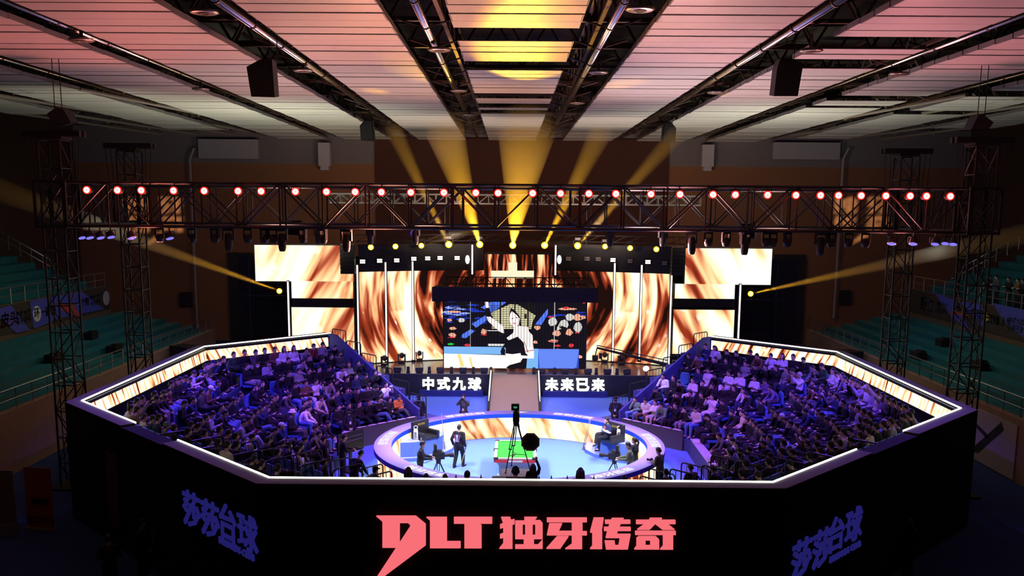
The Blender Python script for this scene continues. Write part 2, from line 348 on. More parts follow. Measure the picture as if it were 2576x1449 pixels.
# pendant downlights, switched off except where the wash catches them
for (px, py, where) in ((513, 31, 'beside the thick pipe at the top left'), (762, 178, 'right of the larger left hanging speaker'), (1105, 126, 'nearest the camera under the left middle pipe'), (1154, 229, 'second along the left middle pipe'), (1610, 24, 'at the top of the right middle pipe'),
        (1505, 183, 'second along the right middle pipe'), (1452, 260, 'third along the right middle pipe'), (1800, 233, 'left of the larger right hanging speaker'), (2040, 128, 'above the larger right hanging speaker'), (205, 101, 'in the far left ceiling gap'), (505, 225, 'in the ceiling gap left of the larger left speaker'), (1180, 290, 'third along the left middle pipe'), (2262, 187, 'in the far right ceiling gap')):
    p = atz(px, py, 14.72)
    t = thing('ceiling_lamp', 'round lamp in the ceiling ' + where, 'lamp', p, 0, 'round lamps between the ceiling strips')
    MB().lathe([(.05, .5), (.05, .06), (.32, .05), (.36, 0), (.30, -.03), (.16, -.03)], n=24).build('housing', mat('chrome_lamp_ring', (.5, .42, .38), .3, .8), t, smooth=True)
    MB().lathe([(.15, -.035), (.15, -.05), (.10, -.05), (.09, -.02)], n=20).build('reflector', mat('lamp_glass', (.7, .6, .5), .2, .4), t)
# hanging loudspeakers
def hang_speaker(outline, dist, label):
    """black cabinet whose five-sided end shows towards the camera"""
    P = [CAM + ray(px, py) * dist for px, py in outline]; c = sum(P, Vector()) / len(P)
    t = thing('hanging_loudspeaker', label, 'loudspeaker', c, 0, 'loudspeakers hung from the ceiling')
    F = [p - c for p in P]; B = [f * .93 + Vector((0, .62, .05)) for f in F]; m = MB(); n = len(F); m.poly(F); m.poly(B[::-1])
    for i in range(n): j = (i + 1) % n; m.poly([F[i], B[i], B[j], F[j]])
    o = m.build('cabinet', BLACK, t); k = sum(F, Vector()) / n
    g = MB(); g.poly([k + (f - k) * .86 + Vector((0, -.02, 0)) for f in F]); g.poly([k + (f - k) * .86 + Vector((0, .01, 0)) for f in F]); g.build('grille', mat('speaker_grille', (.02, .019, .02), .8), o)
    top = max(F, key=lambda f: f.z)
    for x in (-.12, .12): MB().bar(top + Vector((x, .15, -.1)), (top.x + x, top.y + .15, 16.6 - c.z), .014).build('cable', BLACK, t)
hang_speaker([(620, 168), (655, 149), (684, 149), (691, 245), (632, 243)], 27, 'larger black loudspeaker hung under the ceiling strips left of the beams')
hang_speaker([(1955, 172), (1963, 147), (1991, 147), (2021, 160), (2007, 242), (1947, 242)], 27, 'larger black loudspeaker hung under the ceiling strips right of the beams')
hang_speaker([(905, 316), (918, 301), (937, 301), (942, 355), (908, 354)], 50, 'small black loudspeaker hung far back left of the light beams')
hang_speaker([(1668, 321), (1672, 307), (1688, 306), (1701, 322), (1699, 360), (1665, 358)], 50, 'small black loudspeaker hung far back crossed by a light beam')
hang_speaker([(118, 286), (141, 270), (160, 276), (178, 308), (150, 318), (133, 316)], 31, 'tilted black loudspeaker above the nearest left tower')
hang_speaker([(2442, 328), (2461, 290), (2474, 288), (2500, 308), (2484, 328)], 31, 'tilted black loudspeaker above the nearest right tower')
# ---------------------------------------------------------------- side terraces
def rail_run(name, label, p, q, n, parent=None, h=.78):
    """stainless railing: two long tubes and its posts"""
    p = Vector(p); q = Vector(q)
    t = thing(name, label, 'railing', p)
    d = q - p
    for zz, nm in ((h, 'top_rail'), (h * .5, 'mid_rail')): MB().bar(Vector((0, 0, zz)), d + Vector((0, 0, zz)), .032 if zz == h else .022, 8).build(nm, STEEL, t, smooth=True)
    for k in range(n + 1):
        c = d * (k / n); MB().bar(c, c + Vector((0, 0, h)), .022).build('post', STEEL, t)
    return t
for sx, side, X0, y_far in ((-1, 'left', 19.0, 22.3), (1, 'right', 18.6, 24.5)):
    o = thing('terrace_stand', 'concrete spectator terrace with teal steps along the %s side of the hall' % side, 'stand', (0, 0, 0))
    m = MB(); yn = -16
    m.box((sx * (X0 + .15), (y_far + yn) / 2, 1.2), (.3, y_far - yn, 2.4)); m.build('front_wall', BEIGE, o)
    st = MB()
    for k in range(6):
        x = X0 + .3 + .83 * k; h = 2.35 + .26 * k
        st.box((sx * (x + .42), (y_far + yn) / 2 + (0 if k else 0), h / 2), (.83, y_far - yn - .0 - .55 * k, h))
    st.build('step_block', TEAL, o)
    xb = X0 + 5.35
    MB().box((sx * (xb + .15), (y_far - 2.5 + yn) / 2, 2.65), (.3, y_far - 2.5 - yn, 5.3)).build('deck_wall', mat('brown_deck_wall', (.12, .085, .05), .8), o)
    up = MB()
    for k in range(8):
        x = xb + .3 + .85 * k; h = 5.2 + (0 if k < 1 else .38 * k)
        up.box((sx * (x + .43), (y_far - 2.5 + yn) / 2, h / 2), (.85, y_far - 2.5 - yn - .6 * k, h))
    up.build('upper_step_block', TEAL, o)
    rail_run('terrace_railing', 'stainless railing on the low %s terrace wall beside the arena' % side, (sx * (X0 + .1), yn, 2.4), (sx * (X0 + .1), y_far - .2, 2.4), 32)
    rail_run('deck_railing', 'stainless railing above the %s sponsor banner on the upper deck' % side, (sx * (xb + .1), yn, 5.3), (sx * (xb + .1), y_far - 2.9, 5.3), 28)
    rail_run('stair_railing', 'stainless railing beside the upper %s steps under the truss' % side, (sx * (xb + 2.2), y_far - 4.5, 6.0), (sx * (xb + 6), y_far - 4.5, 8.2), 6)
    # small dark boxes standing about on the teal steps
    for (k, yy, w_, q) in ((1, 11.5, .9, 'nearest the railing beside the far tower'), (2, 7.0, .8, 'low down between the two towers'), (3, 12.5, .7, 'on the middle steps near the far tower'), (4, 3.5, .7, 'high on the steps by the near tower')):
        x = X0 + .3 + .83 * k + .45; h = 2.35 + .26 * k
        tag(MB().box((0, 0, .19), (.5, w_, .38)).box((.1, 0, .42), (.3, w_ * .6, .08)).build('equipment_box', BLACK, None, (sx * x, yy, h)), 'black box on the teal %s terrace, %s' % (side, q), 'box', 'black boxes on the terraces')
    # two pale loudspeaker-like cases in front of the wall
    p = (sx * (X0 - .9), 14.5, 0)
    t = thing('monitor_speaker', 'large black floor speaker standing behind the %s stand rim' % side, 'loudspeaker', p, sx * .5)
    MB().box((0, 0, 1.9), (1.3, 1.0, 1.3)).build('cabinet', BLACK, t, bevel=.03); MB().box((0, 0, .62), (1.2, .9, 1.24)).build('base_case', BLACK, t); MB().box((0, -.51, 1.9), (1.1, .03, 1.1)).build('grille', mat('speaker_grille', (.02, .019, .02), .8), t)
# ================================================================ octagonal arena enclosure
RZ = 3.83; AI, AO = 14.05, 14.47; T8 = math.tan(PI / 8)
def nt(deg):
    a = math.radians(deg); return Vector((math.cos(a), math.sin(a), 0)), Vector((-math.sin(a), math.cos(a), 0))
def led_panel(name, o, ex, ez, W, H, m, uvf, parent=None, nx=1, nz=1, mask=None, bow=None):
    """flat or bowed LED face; uvf(s, z) gives the picture coordinates"""
    v = []; f = []; uv = []; mk = []
    for j in range(nz + 1):
        for i in range(nx + 1):
            s = W * i / nx; z = H * j / nz; p = Vector(o) + ex * s + ez * z
            if bow: p = Vector(bow(s, z))
            v.append(tuple(p)); uv.append(uvf(s, z)); mk.append(mask(s, z) if mask else 0)
    for j in range(nz):
        for i in range(nx): a = j * (nx + 1) + i; f.append((a, a + 1, a + nx + 2, a + nx + 1))
    me = bpy.data.meshes.new(name); me.from_pydata(v, [], f); me.materials.append(m)
    ul = me.uv_layers.new(name='UVMap')
    for l in me.loops: ul.data[l.index].uv = uv[l.vertex_index]
    if mask:
        at = me.attributes.new('mask', 'FLOAT', 'POINT')
        for i, x in enumerate(mk): at.data[i].value = x
    return put(name, me, parent)
def slant(deg, s0=0):
    c, s = math.cos(math.radians(deg)), math.sin(math.radians(deg))
    return lambda x, z: ((x + s0) * c + z * s, -(x + s0) * s + z * c)
SIDES = {'S': (-90, 'front', 'facing the camera'), 'SW': (-135, 'front left', 'with blue lettering, left of the red sign'), 'SE': (-45, 'front right', 'with blue lettering, right of the red sign'), 'W': (180, 'left', 'beside the left towers'), 'E': (0, 'right', 'beside the right towers'), 'NW': (135, 'back left', 'ending at the stage by the left steps'), 'NE': (45, 'back right', 'ending at the stage by the right steps')}
WALLS = {}
RIB = screen_mat('ribbon_screen', .55, 5.5, 3.1, .16, .25, 1.35, 1.6, .22)
for key, (deg, nm, wh) in SIDES.items():
    n, t = nt(deg); hi, ho = AI * T8, AO * T8
    lo = [-hi, -ho]; hi2 = [hi, ho]
    if key == 'NW': lo = [-.8, -.8]
    if key == 'NE': hi2 = [.8, .8]
    th = thing('arena_wall', 'black %s outer wall of the octagonal arena %s' % (nm, wh), 'wall', (0, 0, 0), 0, 'arena outer walls')
    WALLS[key] = th
    segs = [(lo, hi2)]
    gap = {'SW': (-1.65, 1.07), 'SE': (-1.55, 1.41)}.get(key)
    if gap: segs = [(lo, [gap[0]] * 2), ([gap[1]] * 2, hi2)]
    body = MB(); led = MB(); top = MB(); inn = MB()
    def pt(a, s): p = n * a + t * s; return (p.x, p.y)
    for (l, h) in segs:
        body.prism([pt(AI, l[0]), pt(AO, l[1]), pt(AO, h[1]), pt(AI, h[0])], 0, RZ - .03)
        top.prism([pt(AI, l[0]), pt(AO, l[1]), pt(AO, h[1]), pt(AI, h[0])], RZ - .03, RZ)
        q = 14.0 * T8 / hi; led.prism([pt(AI - .035, l[0] * .997), pt(AI, l[0]), pt(AI, h[0]), pt(AI - .035, h[0] * .997)], RZ - .01, RZ + .03)
    if gap: body.prism([pt(AI, gap[0]), pt(AO, gap[0]), pt(AO, gap[1]), pt(AI, gap[1])], 0, RZ - .05)
    body.build('panel', CLOTH, th); top.build('top_ledge', LEDGE, th); led.build('led_strip', LED, th)
    if key in ('W', 'E', 'NW', 'NE'):
        a = AI - .1; s0, s1 = lo[0] * .992, hi2[0] * .992
        if key == 'NW': s0 = -.6
        if key == 'NE': s1 = .6
        fr = MB().prism([pt(AI - .002, s0), pt(a + .004, s0), pt(a + .004, s1), pt(AI - .002, s1)], 3.14, 3.76); fr.build('screen_frame', BLACK, th)
        # seen from inside the picture runs along -t
        d = -t; o = n * a + t * s1 + Vector((0, 0, 3.2))
        led_panel('ribbon_screen', o, d, Vector((0, 0, 1)), s1 - s0, .46, RIB, slant(118 if key in ('W', 'NW') else 62, deg * .37), th)
# lettering on the outside of the enclosure ----------------------------------
RED = emi('red_sign_face', (1, .17, .20), .95); SIGNBLUE = emi('dim_blue_sign_face', (.014, .012, .13), 1.0)
K = 1 / 2.9953
def tr(s): return [tuple(float(c) for c in p.split(',')) for p in s.split()]
GL = {}
GL['D'] = [tr('140,353 437,353 512,415 512,572 97,883 290,590 187,590 187,393'), tr('316,404 380,404 397,420 392,436 316,552')]
GL['L'] = [tr('517,362 672,362 672,545 775,545 775,593 545,593 545,385')]
GL['T'] = [tr('725,362 1013,362 1013,409 918,409 933,427 933,594 804,594 804,409 725,409')]
GL['du'] = [tr('1080,362 1148,362 1155,384 1182,378 1182,412 1166,418 1166,598 1066,598 1096,560 1096,515 1072,522 1072,492 1096,484 1096,440 1072,447 1072,418 1096,408'), tr('1186,390 1255,390 1255,362 1350,362 1330,387 1375,387 1393,408 1393,525 1328,525 1328,570 1358,570 1393,532 1393,598 1186,598 1186,570 1250,570 1250,525 1186,525'), tr('1243,415 1261,415 1261,498 1243,498'), tr('1318,415 1337,415 1337,498 1318,498')]
GL['ya'] = [tr('1425,367 1726,367 1726,398 1693,398 1693,470 1726,470 1726,497 1677,497 1690,510 1690,600 1563,600 1613,565 1613,497 1425,497 1443,410 1540,410 1513,468 1613,468 1613,398 1425,398'), tr('1502,507 1588,507 1525,598 1421,598')]
GL['chuan'] = [tr('1778,367 1853,367 1838,465 1841,465 1841,600 1750,600 1767,578 1767,478 1750,475'), tr('1863,383 1910,383 1915,370 2003,370 1995,383 2053,383 2053,410 1980,410 1970,437 2056,437 2056,464 1958,464 1952,490 2055,490 2034,603 1870,603 1860,540 1935,540 1940,575 1965,575 1975,517 1868,517 1880,464 1855,464 1855,437 1890,437 1897,410 1863,410')]
GL['qi'] = [tr('2097,384 2195,384 2203,369 2292,369 2283,384 2393,384 2393,412 2335,412 2388,455 2295,455 2240,412 2197,455 2105,455 2165,412 2097,412'), tr('2090,467 2395,467 2395,494 2375,494 2375,604 2278,604 2300,580 2300,494 2090,494'), tr('2118,507 2245,507 2270,530 2270,603 2083,603 2100,580 2100,520'), tr('2167,535 2204,535 2204,575 2167,575')]
yS = -AO - .045
def sgn(p): q = aty(900 + p[0] * K, 1180 + p[1] * K, yS); return (q.x, q.z)
big = thing('wall_sign', 'large glowing red letter sign on the front of the black arena wall', 'sign', (0, yS, 0))
for nm, P in GL.items():
    me = curve_mesh('letter', [[sgn(p) for p in q] for q in P], [RED], .07); me.transform(Matrix.Rotation(PI / 2, 4, 'X')); put('letter', me, big)
for key, words in (('SW', (('莎莎', 1.0, 505, 1302, .02), ('台球', .95, 597, 1336, .015), ('BILLIARDS CLUB', .235, 594, 1381, .004))), ('SE', (('莎莎', 1.0, 2043, 1398, .02), ('台球', .95, 2126, 1338, .015), ('BILLIARDS CLUB', .235, 2127, 1388, .004)))):
    n, t = nt(SIDES[key][0]); a = AO + .05; tx = -t if key == 'SE' and False else t
    s = thing('wall_sign', 'dim dark blue lettering sign on the %s arena wall' % SIDES[key][1], 'sign', (0, 0, 0))
    for txt, size, px, py, fat in words:
        r = ray(px, py); q = CAM + r * ((a - CAM.dot(n)) / r.dot(n))
        me = text_mesh(txt, size, SIGNBLUE, .04, fat); me.transform(frame(q, t, Vector((0, 0, 1)), n)); put('lettering', me, s)
# ---------------------------------------------------------------- tiers of the two stands
ROWA = [7.8 + k for k in range(6)]; ROWZ = [.5 + .36 * k for k in range(6)]
WEDGE = {'left': {'W': (180, None, None), 'NW': (135, -.62, None), 'SW': (-135, None, None)}, 'right': {'E': (0, None, None), 'NE': (45, None, .62), 'SE': (-45, None, None)}}
for side in ('left', 'right'):
    th = thing('seating_riser', 'stepped %s seating stand inside the octagon, full of spectators' % side, 'stand', (0, 0, 0))
    for k in range(6):
        m = MB(); a0 = ROWA[k] - .75 if k else 7.02
        for key, (deg, lo, hi) in WEDGE[side].items():
            n, t = nt(deg); l0, l1 = (lo, lo) if lo is not None else (-a0 * T8, -14.0 * T8); h0, h1 = (hi, hi) if hi is not None else (a0 * T8, 14.0 * T8)
            P = [n * a0 + t * l0, n * 14.0 + t * l1, n * 14.0 + t * h1, n * a0 + t * h0]
            m.prism([(p.x, p.y) for p in P], ROWZ[k - 1] if k else 0, ROWZ[k])
        m.build('tier_step', RISER, th)
    # sloping navy cheek wall along the stage end
    key = 'NW' if side == 'left' else 'NE'; n, t = nt(SIDES[key][0]); s = -.7 if side == 'left' else .7
    ck = MB(); prof = [(7.0, 0), (14.1, 0), (14.1, 3.83), (13.4, 3.83), (7.0, 1.15)]
    A = [n * a + t * (s - .05) + Vector((0, 0, z)) for a, z in prof]; B = [n * a + t * (s + .05) + Vector((0, 0, z)) for a, z in prof]
    ck.poly(A); ck.poly(B[::-1])
    for i in range(5): j = (i + 1) % 5; ck.poly([A[i], B[i], B[j], A[j]])
    ck.build('cheek_panel', mat('navy_panel', (.06, .06, .20), .7), th)
    # cloth barrier in front of the back wedge
    lo, hi = (-.54, 2.75) if side == 'left' else (-2.75, .54)
    b = MB(); P = [n * 6.92 + t * lo, n * 7.0 + t * lo, n * 7.0 + t * hi, n * 6.92 + t * hi]; b.prism([(p.x, p.y) for p in P], 0, .86)
    tag(b.build('cloth_barrier', mat('grey_stage_cloth', (.07, .068, .085), .9, bump=.3, bscale=3)), 'low grey cloth barrier in front of the first row of the %s stand' % side, 'barrier')
    rr = random.Random(3)
    for i in range(6):
        q = lo + (hi - lo) * (.1 + .16 * i); p = n * 6.96 + t * q
        tag(MB().box((0, 0, .004), (.42, .14, .008)).build('programme_sheet', mat('printed_paper', (.75, .62, .66), .6), None, (p.x, p.y, .86), math.atan2(t.y, t.x) + rr.uniform(-.08, .08)), 'printed programme sheet lying on the %s cloth barrier, %s from the stage' % (side, ordinal(i + 1 if side == 'right' and False else i + 1)), 'paper', 'programme sheets on the cloth barriers')
# crowd rails -----------------------------------------------------------------
RAILM = mat('black_rail_paint', (.03, .03, .033), .35, .5)
def guard_mesh(L, H=1.02):
    top = MB(); r = .1
    pts = [(0, 0, 0), (0, 0, H - r), (.03, 0, H - .03), (r, 0, H), (L - r, 0, H), (L - .03, 0, H - .03), (L, 0, H - r), (L, 0, 0)]
    top.path(pts, .024, 8); top.bar((0, 0, .14), (L, 0, .14), .016)
    bal = MB(); k = int(L / .2)
    for i in range(1, k): bal.bar((L * i / k, 0, .14), (L * i / k, 0, H), .011, 5)
    return top.mesh('hoop_frame', RAILM), bal.mesh('baluster_grille', RAILM)
GM = {}
def guard(p, d, L, label, grp):
    if L not in GM: GM[L] = guard_mesh(L)
    t = thing('guard_rail', label, 'railing', p, math.atan2(d.y, d.x), grp)
    put('hoop_frame', GM[L][0], t); put('baluster_grille', GM[L][1], t)
for side, key, sg in (('left', 'SW', 1), ('right', 'SE', -1)):
    n, t = nt(SIDES[key][0])
    for ts, which in ((-1.35, 'inner' if side == 'left' else 'outer'), (.95, 'outer' if side == 'left' else 'inner')):
        for k in range(6):
            p = n * (13.75 - 1.16 * k) + t * ts; z = ROWZ[max(0, 5 - k)] + (.12 if k < 5 else .0)
            guard((p.x, p.y, z), -n, 1.1, 'black guard rail, %s from the wall on the %s aisle edge, %s stand' % (ordinal(k + 1), 'outer' if (ts > 0) else 'stage-side', side), 'guard rails on the stand aisles')
        p = n * 6.6 + t * ts; guard((p.x, p.y, .0), -n, 1.1, 'black hooped guard rail standing on the floor at the foot of the %s aisle, %s edge' % (side, 'outer' if ts > 0 else 'stage-side'), 'guard rails on the stand aisles')
    key = 'NW' if side == 'left' else 'NE'; n, t = nt(SIDES[key][0]); s = -.82 if side == 'left' else .82
    for k in range(6):
        p = n * (13.9 - 1.22 * k) + t * s
        guard((p.x, p.y, 3.05 - .46 * k), -n, 1.15, 'black guard rail beside the stage steps, %s stand, %s from the top' % (side, ordinal(k + 1)), 'guard rails beside the stage steps')
    st = MB()
    for k in range(6):
        a0 = 12.75 - 1.22 * k; P = [n * a0 + t * (s * .9), n * (a0 + 1.2) + t * (s * .9), n * (a0 + 1.2) + t * (s * 1.9), n * a0 + t * (s * 1.9)]
        st.prism([(q.x, q.y) for q in P], 0, 3.05 - .46 * k)
    tag(st.build('stage_steps', mat('navy_panel', (.06, .06, .20), .7)), 'dark navy steps climbing beside the stage end of the %s stand' % side, 'stairs')
# ---------------------------------------------------------------- round barrier
RING = thing('round_barrier', 'round purple topped counter wall around the pool table with glowing screens', 'barrier', (0, 0, 0))
LILAC = mat('lilac_counter', (.30, .19, .60), .45, spec=.4)
MB().arc(4.9, 5.55, .985, 1.0 + .1, 0, 2 * PI, 128).build('counter_top', LILAC, RING)
MB().arc(4.885, 4.9, .93, 1.095, 0, 2 * PI, 128).build('inner_fascia', mat('royal_blue_trim', (.015, .09, .85), .5), RING)
MB().arc(5.55, 5.565, .93, 1.095, 0, 2 * PI, 128).build('outer_fascia', mat('violet_trim', (.10, .05, .5), .5), RING)
MB().arc(5.0, 5.42, .0, .985, 0, 2 * PI, 128).build('core_frame', BLACK, RING)
RIN = screen_mat('ring_screen_inside', .45, 1.9, 8.3, .20, .25, 1.25, .9, .34, None, 1.35)
ROUT = screen_mat('ring_screen_outside', .5, 2.4, 5.5, .12, .25, 1.1, .8, .3)
for nm, r, m, q in (('inner_screen', 4.985, RIN, 1), ('outer_screen', 5.435, ROUT, -1)):
    C2 = 2 * PI * r
    def uvf(s, z, r=r):
        b = slant(60 if s < C2 * .25 or s > C2 * .75 else 120)(s, z); return b
    led_panel(nm, (0, 0, 0), Vector((1, 0, 0)), Vector((0, 0, 1)), C2, .92, m, slant(58) if q > 0 else slant(100), RING, 128, 1, None, lambda s, z, r=r: (r * math.sin(s / r), -r * math.cos(s / r), z + .02))
def on_ring(polys, ang0, scale, flip=False, r=5.225, xc=None):
    xs = [p[0] for P in polys for p in P]; ysl = [p[1] for P in polys for p in P]; xm = (min(xs) + max(xs)) / 2; ym = (min(ysl) + max(ysl)) / 2
    me = curve_mesh('counter_lettering', [[((p[0] - xm) * scale, -(p[1] - ym) * scale) for p in P] for P in polys], [emi('self_lit_counter_lettering', (1, .97, 1), .95, False)], .006)  # printed letters given their own glow instead of lamp light
    for v in me.vertices:
        x, y = v.co.x, v.co.y
        a = ang0 + x / r; rr = r - y; v.co = (rr * math.cos(a), rr * math.sin(a), 1.104 + v.co.z)
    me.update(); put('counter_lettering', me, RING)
FOUR = GL['du'] + GL['ya'] + GL['chuan'] + GL['qi']; SEVEN = GL['D'] + GL['L'] + GL['T'] + FOUR
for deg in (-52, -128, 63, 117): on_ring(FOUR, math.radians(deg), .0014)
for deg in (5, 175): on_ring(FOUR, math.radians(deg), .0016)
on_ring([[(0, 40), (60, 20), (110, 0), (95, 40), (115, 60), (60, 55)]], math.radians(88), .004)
# ---------------------------------------------------------------- pool table
PT = thing('pool_table', 'green cloth pool table with pale wooden rails in the middle of the ring', 'pool table', (-.15, -.10, 0))
GREEN = mat('green_cloth', (.035, .62, .03), .9, bump=.05, bscale=300)
PALE = mat('pale_rail_wood', (.62, .42, .36), .35, spec=.5); REDT = mat('red_apron', (.65, .03, .03), .4)
MB().box((0, 0, .80), (1.28, 2.42, .04)).build('playing_cloth', GREEN, PT)
c = MB()
for sx in (-1, 1):
    for sy in (-1, 1): c.box((sx * .66, sy * .61, .825), (.06, 1.12, .045))
    c.box((0, sx * 1.23, .825), (1.16, .06, .045))
c.build('cushion_edge', mat('cushion_cloth', (.03, .42, .03), .9), PT)
for sx in (-1, 1):
    for sy in (-1, 1): MB().box((sx * .735, sy * .63, .82), (.12, 1.16, .06)).build('side_rail', PALE, PT, bevel=.012)
    MB().box((0, sx * 1.30, .82), (1.26, .12, .06)).build('end_rail', PALE, PT, bevel=.012)
    MB().box((0, sx * 1.345, .735), (1.48, .04, .11)).build('end_apron', REDT, PT); MB().box((0, sx * 1.368, .735), (.55, .012, .07)).build('logo_plate', mat('white_plate', (.8, .78, .8), .4), PT)
    MB().box((sx * .775, 0, .735), (.04, 2.66, .11)).build('side_apron', REDT, PT)
    for sy in (-1, 1):
        m = MB(); m.prism([(-.2, -.16), (.2, -.16), (.14, .16), (-.14, .16)], .0, .12); m.box((0, 0, .4), (.22, .2, .56)); o = m.build('leg', mat('pale_grey_leg', (.52, .52, .55), .35), PT, (sx * .5, sy * .95, 0), bevel=.01)
body = MB(); 
for q in (-1, 1): body.poly([(-.7, q * 1.3, .68), (.7, q * 1.3, .68), (.42, q * .98, .25), (-.42, q * .98, .25)]); body.poly([(q * .7, -1.3, .68), (q * .7, 1.3, .68), (q * .42, .98, .25), (q * .42, -.98, .25)])
body.poly([(-.42, -.98, .25), (.42, -.98, .25), (.42, .98, .25), (-.42, .98, .25)]); body.build('slanted_body', mat('grey_table_body', (.38, .38, .42), .4), PT)
for x, y in ((-.72, -1.28), (.72, -1.28), (-.72, 1.28), (.72, 1.28), (-.75, 0), (.75, 0)):
    MB().lathe([(.055, .848), (.085, .852), (.09, .835), (.06, .70)], (x, y, 0), 14).build('pocket', mat('pocket_leather', (.02, .018, .018), .6), PT)
for (x, y, c, nm, lab) in ((-.14, -.98, (.02, .02, .02), 'pool_ball', 'black pool ball near the close end of the green table'), (-.24, -1.12, (.85, .8, .75), 'cue_ball', 'white cue ball near the close end of the green table'), (-.17, -1.13, (.7, .05, .03), 'pool_ball', 'red pool ball beside the white cue ball')):
    tag(MB().ball((0, 0, .0286), .0286, 14, 10).build(nm, mat('ball_%.2f%.2f' % (c[0], c[1]), c, .12, spec=.6), None, (x - .05, y, .82), smooth=True), lab, 'ball')
# ---------------------------------------------------------------- player platforms
PODB = mat('blue_platform_carpet', (.11, .20, .72), .8); PODT = mat('glossy_platform_top', (.32, .36, .75), .3, spec=.5)
def arcpts(r, a0, a1, n=9): return [(r * math.cos(math.radians(a0 + (a1 - a0) * i / n)), r * math.sin(math.radians(a0 + (a1 - a0) * i / n))) for i in range(n + 1)]
LOWP = [(-4.83, .85), (-4.2, .98), (-3.6, 1.30), (-3.1, 1.85), (-2.78, 2.5), (-2.72, 3.1), (-3.0, 3.8)] + arcpts(4.86, 128.5, 169.5)
UPP = [(-4.74, 1.07), (-4.2, 1.16), (-3.72, 1.42), (-3.36, 1.85), (-3.14, 2.4), (-3.2, 2.95), (-3.5, 3.35)] + arcpts(4.82, 137, 167)
for sx, side in ((-1, 'left'), (1, 'right')):
    f = (lambda P: [(-sx * x, y) for x, y in P]) 
    th = thing('player_platform', 'two-step rounded blue platform for the %s player inside the ring' % side, 'platform', (0, 0, 0))
    MB().prism(f(LOWP), 0, .14).build('lower_step', PODB, th); MB().prism(f(LOWP), .14, .15).build('step_top', PODT, th)
    MB().prism(f(UPP), .15, .74).build('upper_step', PODB, th); MB().prism(f(UPP), .74, .75).build('step_top', PODT, th)
LEATHER = mat('black_leather', (.014, .013, .014), .38, spec=.5)
def armchair(loc, rz, label):
    t = thing('armchair', label, 'armchair', loc, rz)
    MB().box((0, .02, .07), (.62, .62, .14)).build('seat', LEATHER, t, bevel=.03)
    MB().box((0, -.36, .34), (.9, .14, .72)).build('backrest', LEATHER, t, bevel=.04)
    for s in (-1, 1): MB().box((s * .38, .0, .15), (.14, .66, .34)).build('armrest', LEATHER, t, bevel=.03)
    me = text_mesh('独牙传奇', .1, emi('self_lit_gold_stitching', (.8, .5, .15), .5, False), .004, .004); me.transform(frame((0, -.285, .55), Vector((-1, 0, 0)), Vector((0, 0, 1)), Vector((0, 1, 0)))); put('lettering', me, t)  # stitched letters emit, brightness put into their material
    return t
CHL = (-3.78, 1.80, .75); CHR = (3.66, 1.62, .75)
def face(dx, dy): return math.atan2(dy, dx) - PI / 2
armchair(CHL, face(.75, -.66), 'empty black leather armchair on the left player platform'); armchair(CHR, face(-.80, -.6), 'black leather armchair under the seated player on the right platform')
def tower_fan(loc, label):
    t = thing('tower_fan', label, 'fan', loc)
    MB().lathe([(.13, 0), (.13, .02), (.09, .05)], n=20).build('base', WHITE, t, smooth=True)
    MB().lathe([(.085, .05), (.095, .1), (.085, .46), (.06, .5)], n=20).build('body', WHITE, t, smooth=True)
    m = MB()
    for i in range(8): m.box((0, -.088, .14 + .035 * i), (.1, .02, .012))
    m.build('vent_grille', GREY, t)
    m = MB(); m.path([(.075 * math.cos(a * PI / 8), 0, .55 + .075 * math.sin(a * PI / 8)) for a in range(17)], .016, 8); m.build('carry_handle', WHITE, t, smooth=True)
tower_fan((-4.15, 1.36, .75), 'white tower fan standing on the left platform beside the empty armchair'); tower_fan((4.02, 1.62, .75), 'white tower fan standing on the right platform behind the seated player')
PLAST = mat('clear_bottle', (.75, .8, .85), .1, spec=.6)
def bottle(loc, cap, label, dark=False):
    t = thing('water_bottle', label, 'bottle', loc, 0, 'water bottles')
    MB().lathe([(.032, 0), (.033, .02), (.033, .13), (.013, .18), (.013, .2)], n=14).build('body', RUBBER if dark else PLAST, t, smooth=True)
    MB().lathe([(.015, .198), (.015, .222)], n=12).build('cap', mat('cap_%s' % cap, {'red': (.7, .04, .03), 'white': (.8, .8, .8), 'dark': (.02, .02, .02)}[cap], .4), t)
    MB().lathe([(.034, .06), (.034, .11)], n=14).build('label_band', mat('pale_label', (.8, .8, .75), .5), t)
bottle((-3.92, 1.36, .75), 'red', 'small water bottle with red cap at the foot of the empty armchair')
bottle((-3.3, 2.65, .75), 'white', 'clear water bottle on the platform right of the empty armchair')
bottle((3.2, 2.35, .75), 'white', 'clear water bottle left of the seated player'); bottle((3.32, 2.7, .75), 'white', 'taller clear bottle behind the seated player on his left')
tag(MB().ball((0, 0, .03), (.07, .05, .03), 10, 6).build('tissue', WHITE, None, (-3.8, 1.38, .75), smooth=True), 'crumpled white tissue beside the red capped bottle', 'tissue')
CUE = mat('dark_cue_wood', (.05, .02, .015), .3); CUER = mat('red_cue_butt', (.5, .05, .06), .3); CUEL = mat('maple_cue_shaft', (.45, .3, .15), .35)
def cue(p, q, label, butt=CUER):
    p = Vector(p); q = Vector(q); t = thing('cue_stick', label, 'cue', p); d = q - p
    MB().bar((0, 0, 0), d * .38, .016, 8, .012).build('butt', butt, t, smooth=True); MB().bar(d * .38, d * .98, .012, 8, .006).build('shaft', CUEL, t, smooth=True); MB().bar(d * .98, d, .006, 8).build('tip', WHITE, t)
cue((-3.08, 2.40, .15), (-3.22, 2.62, 1.60), 'cue stick leaning on the left platform beside the empty armchair', CUE)
cue((2.69, 2.40, .15), (2.98, 2.62, 1.55), 'red butted cue stick leaning on the right platform before the seated player'); cue((2.63, 2.44, .15), (2.93, 2.66, 1.5), 'dark cue stick leaning just left of the red butted cue', CUE)
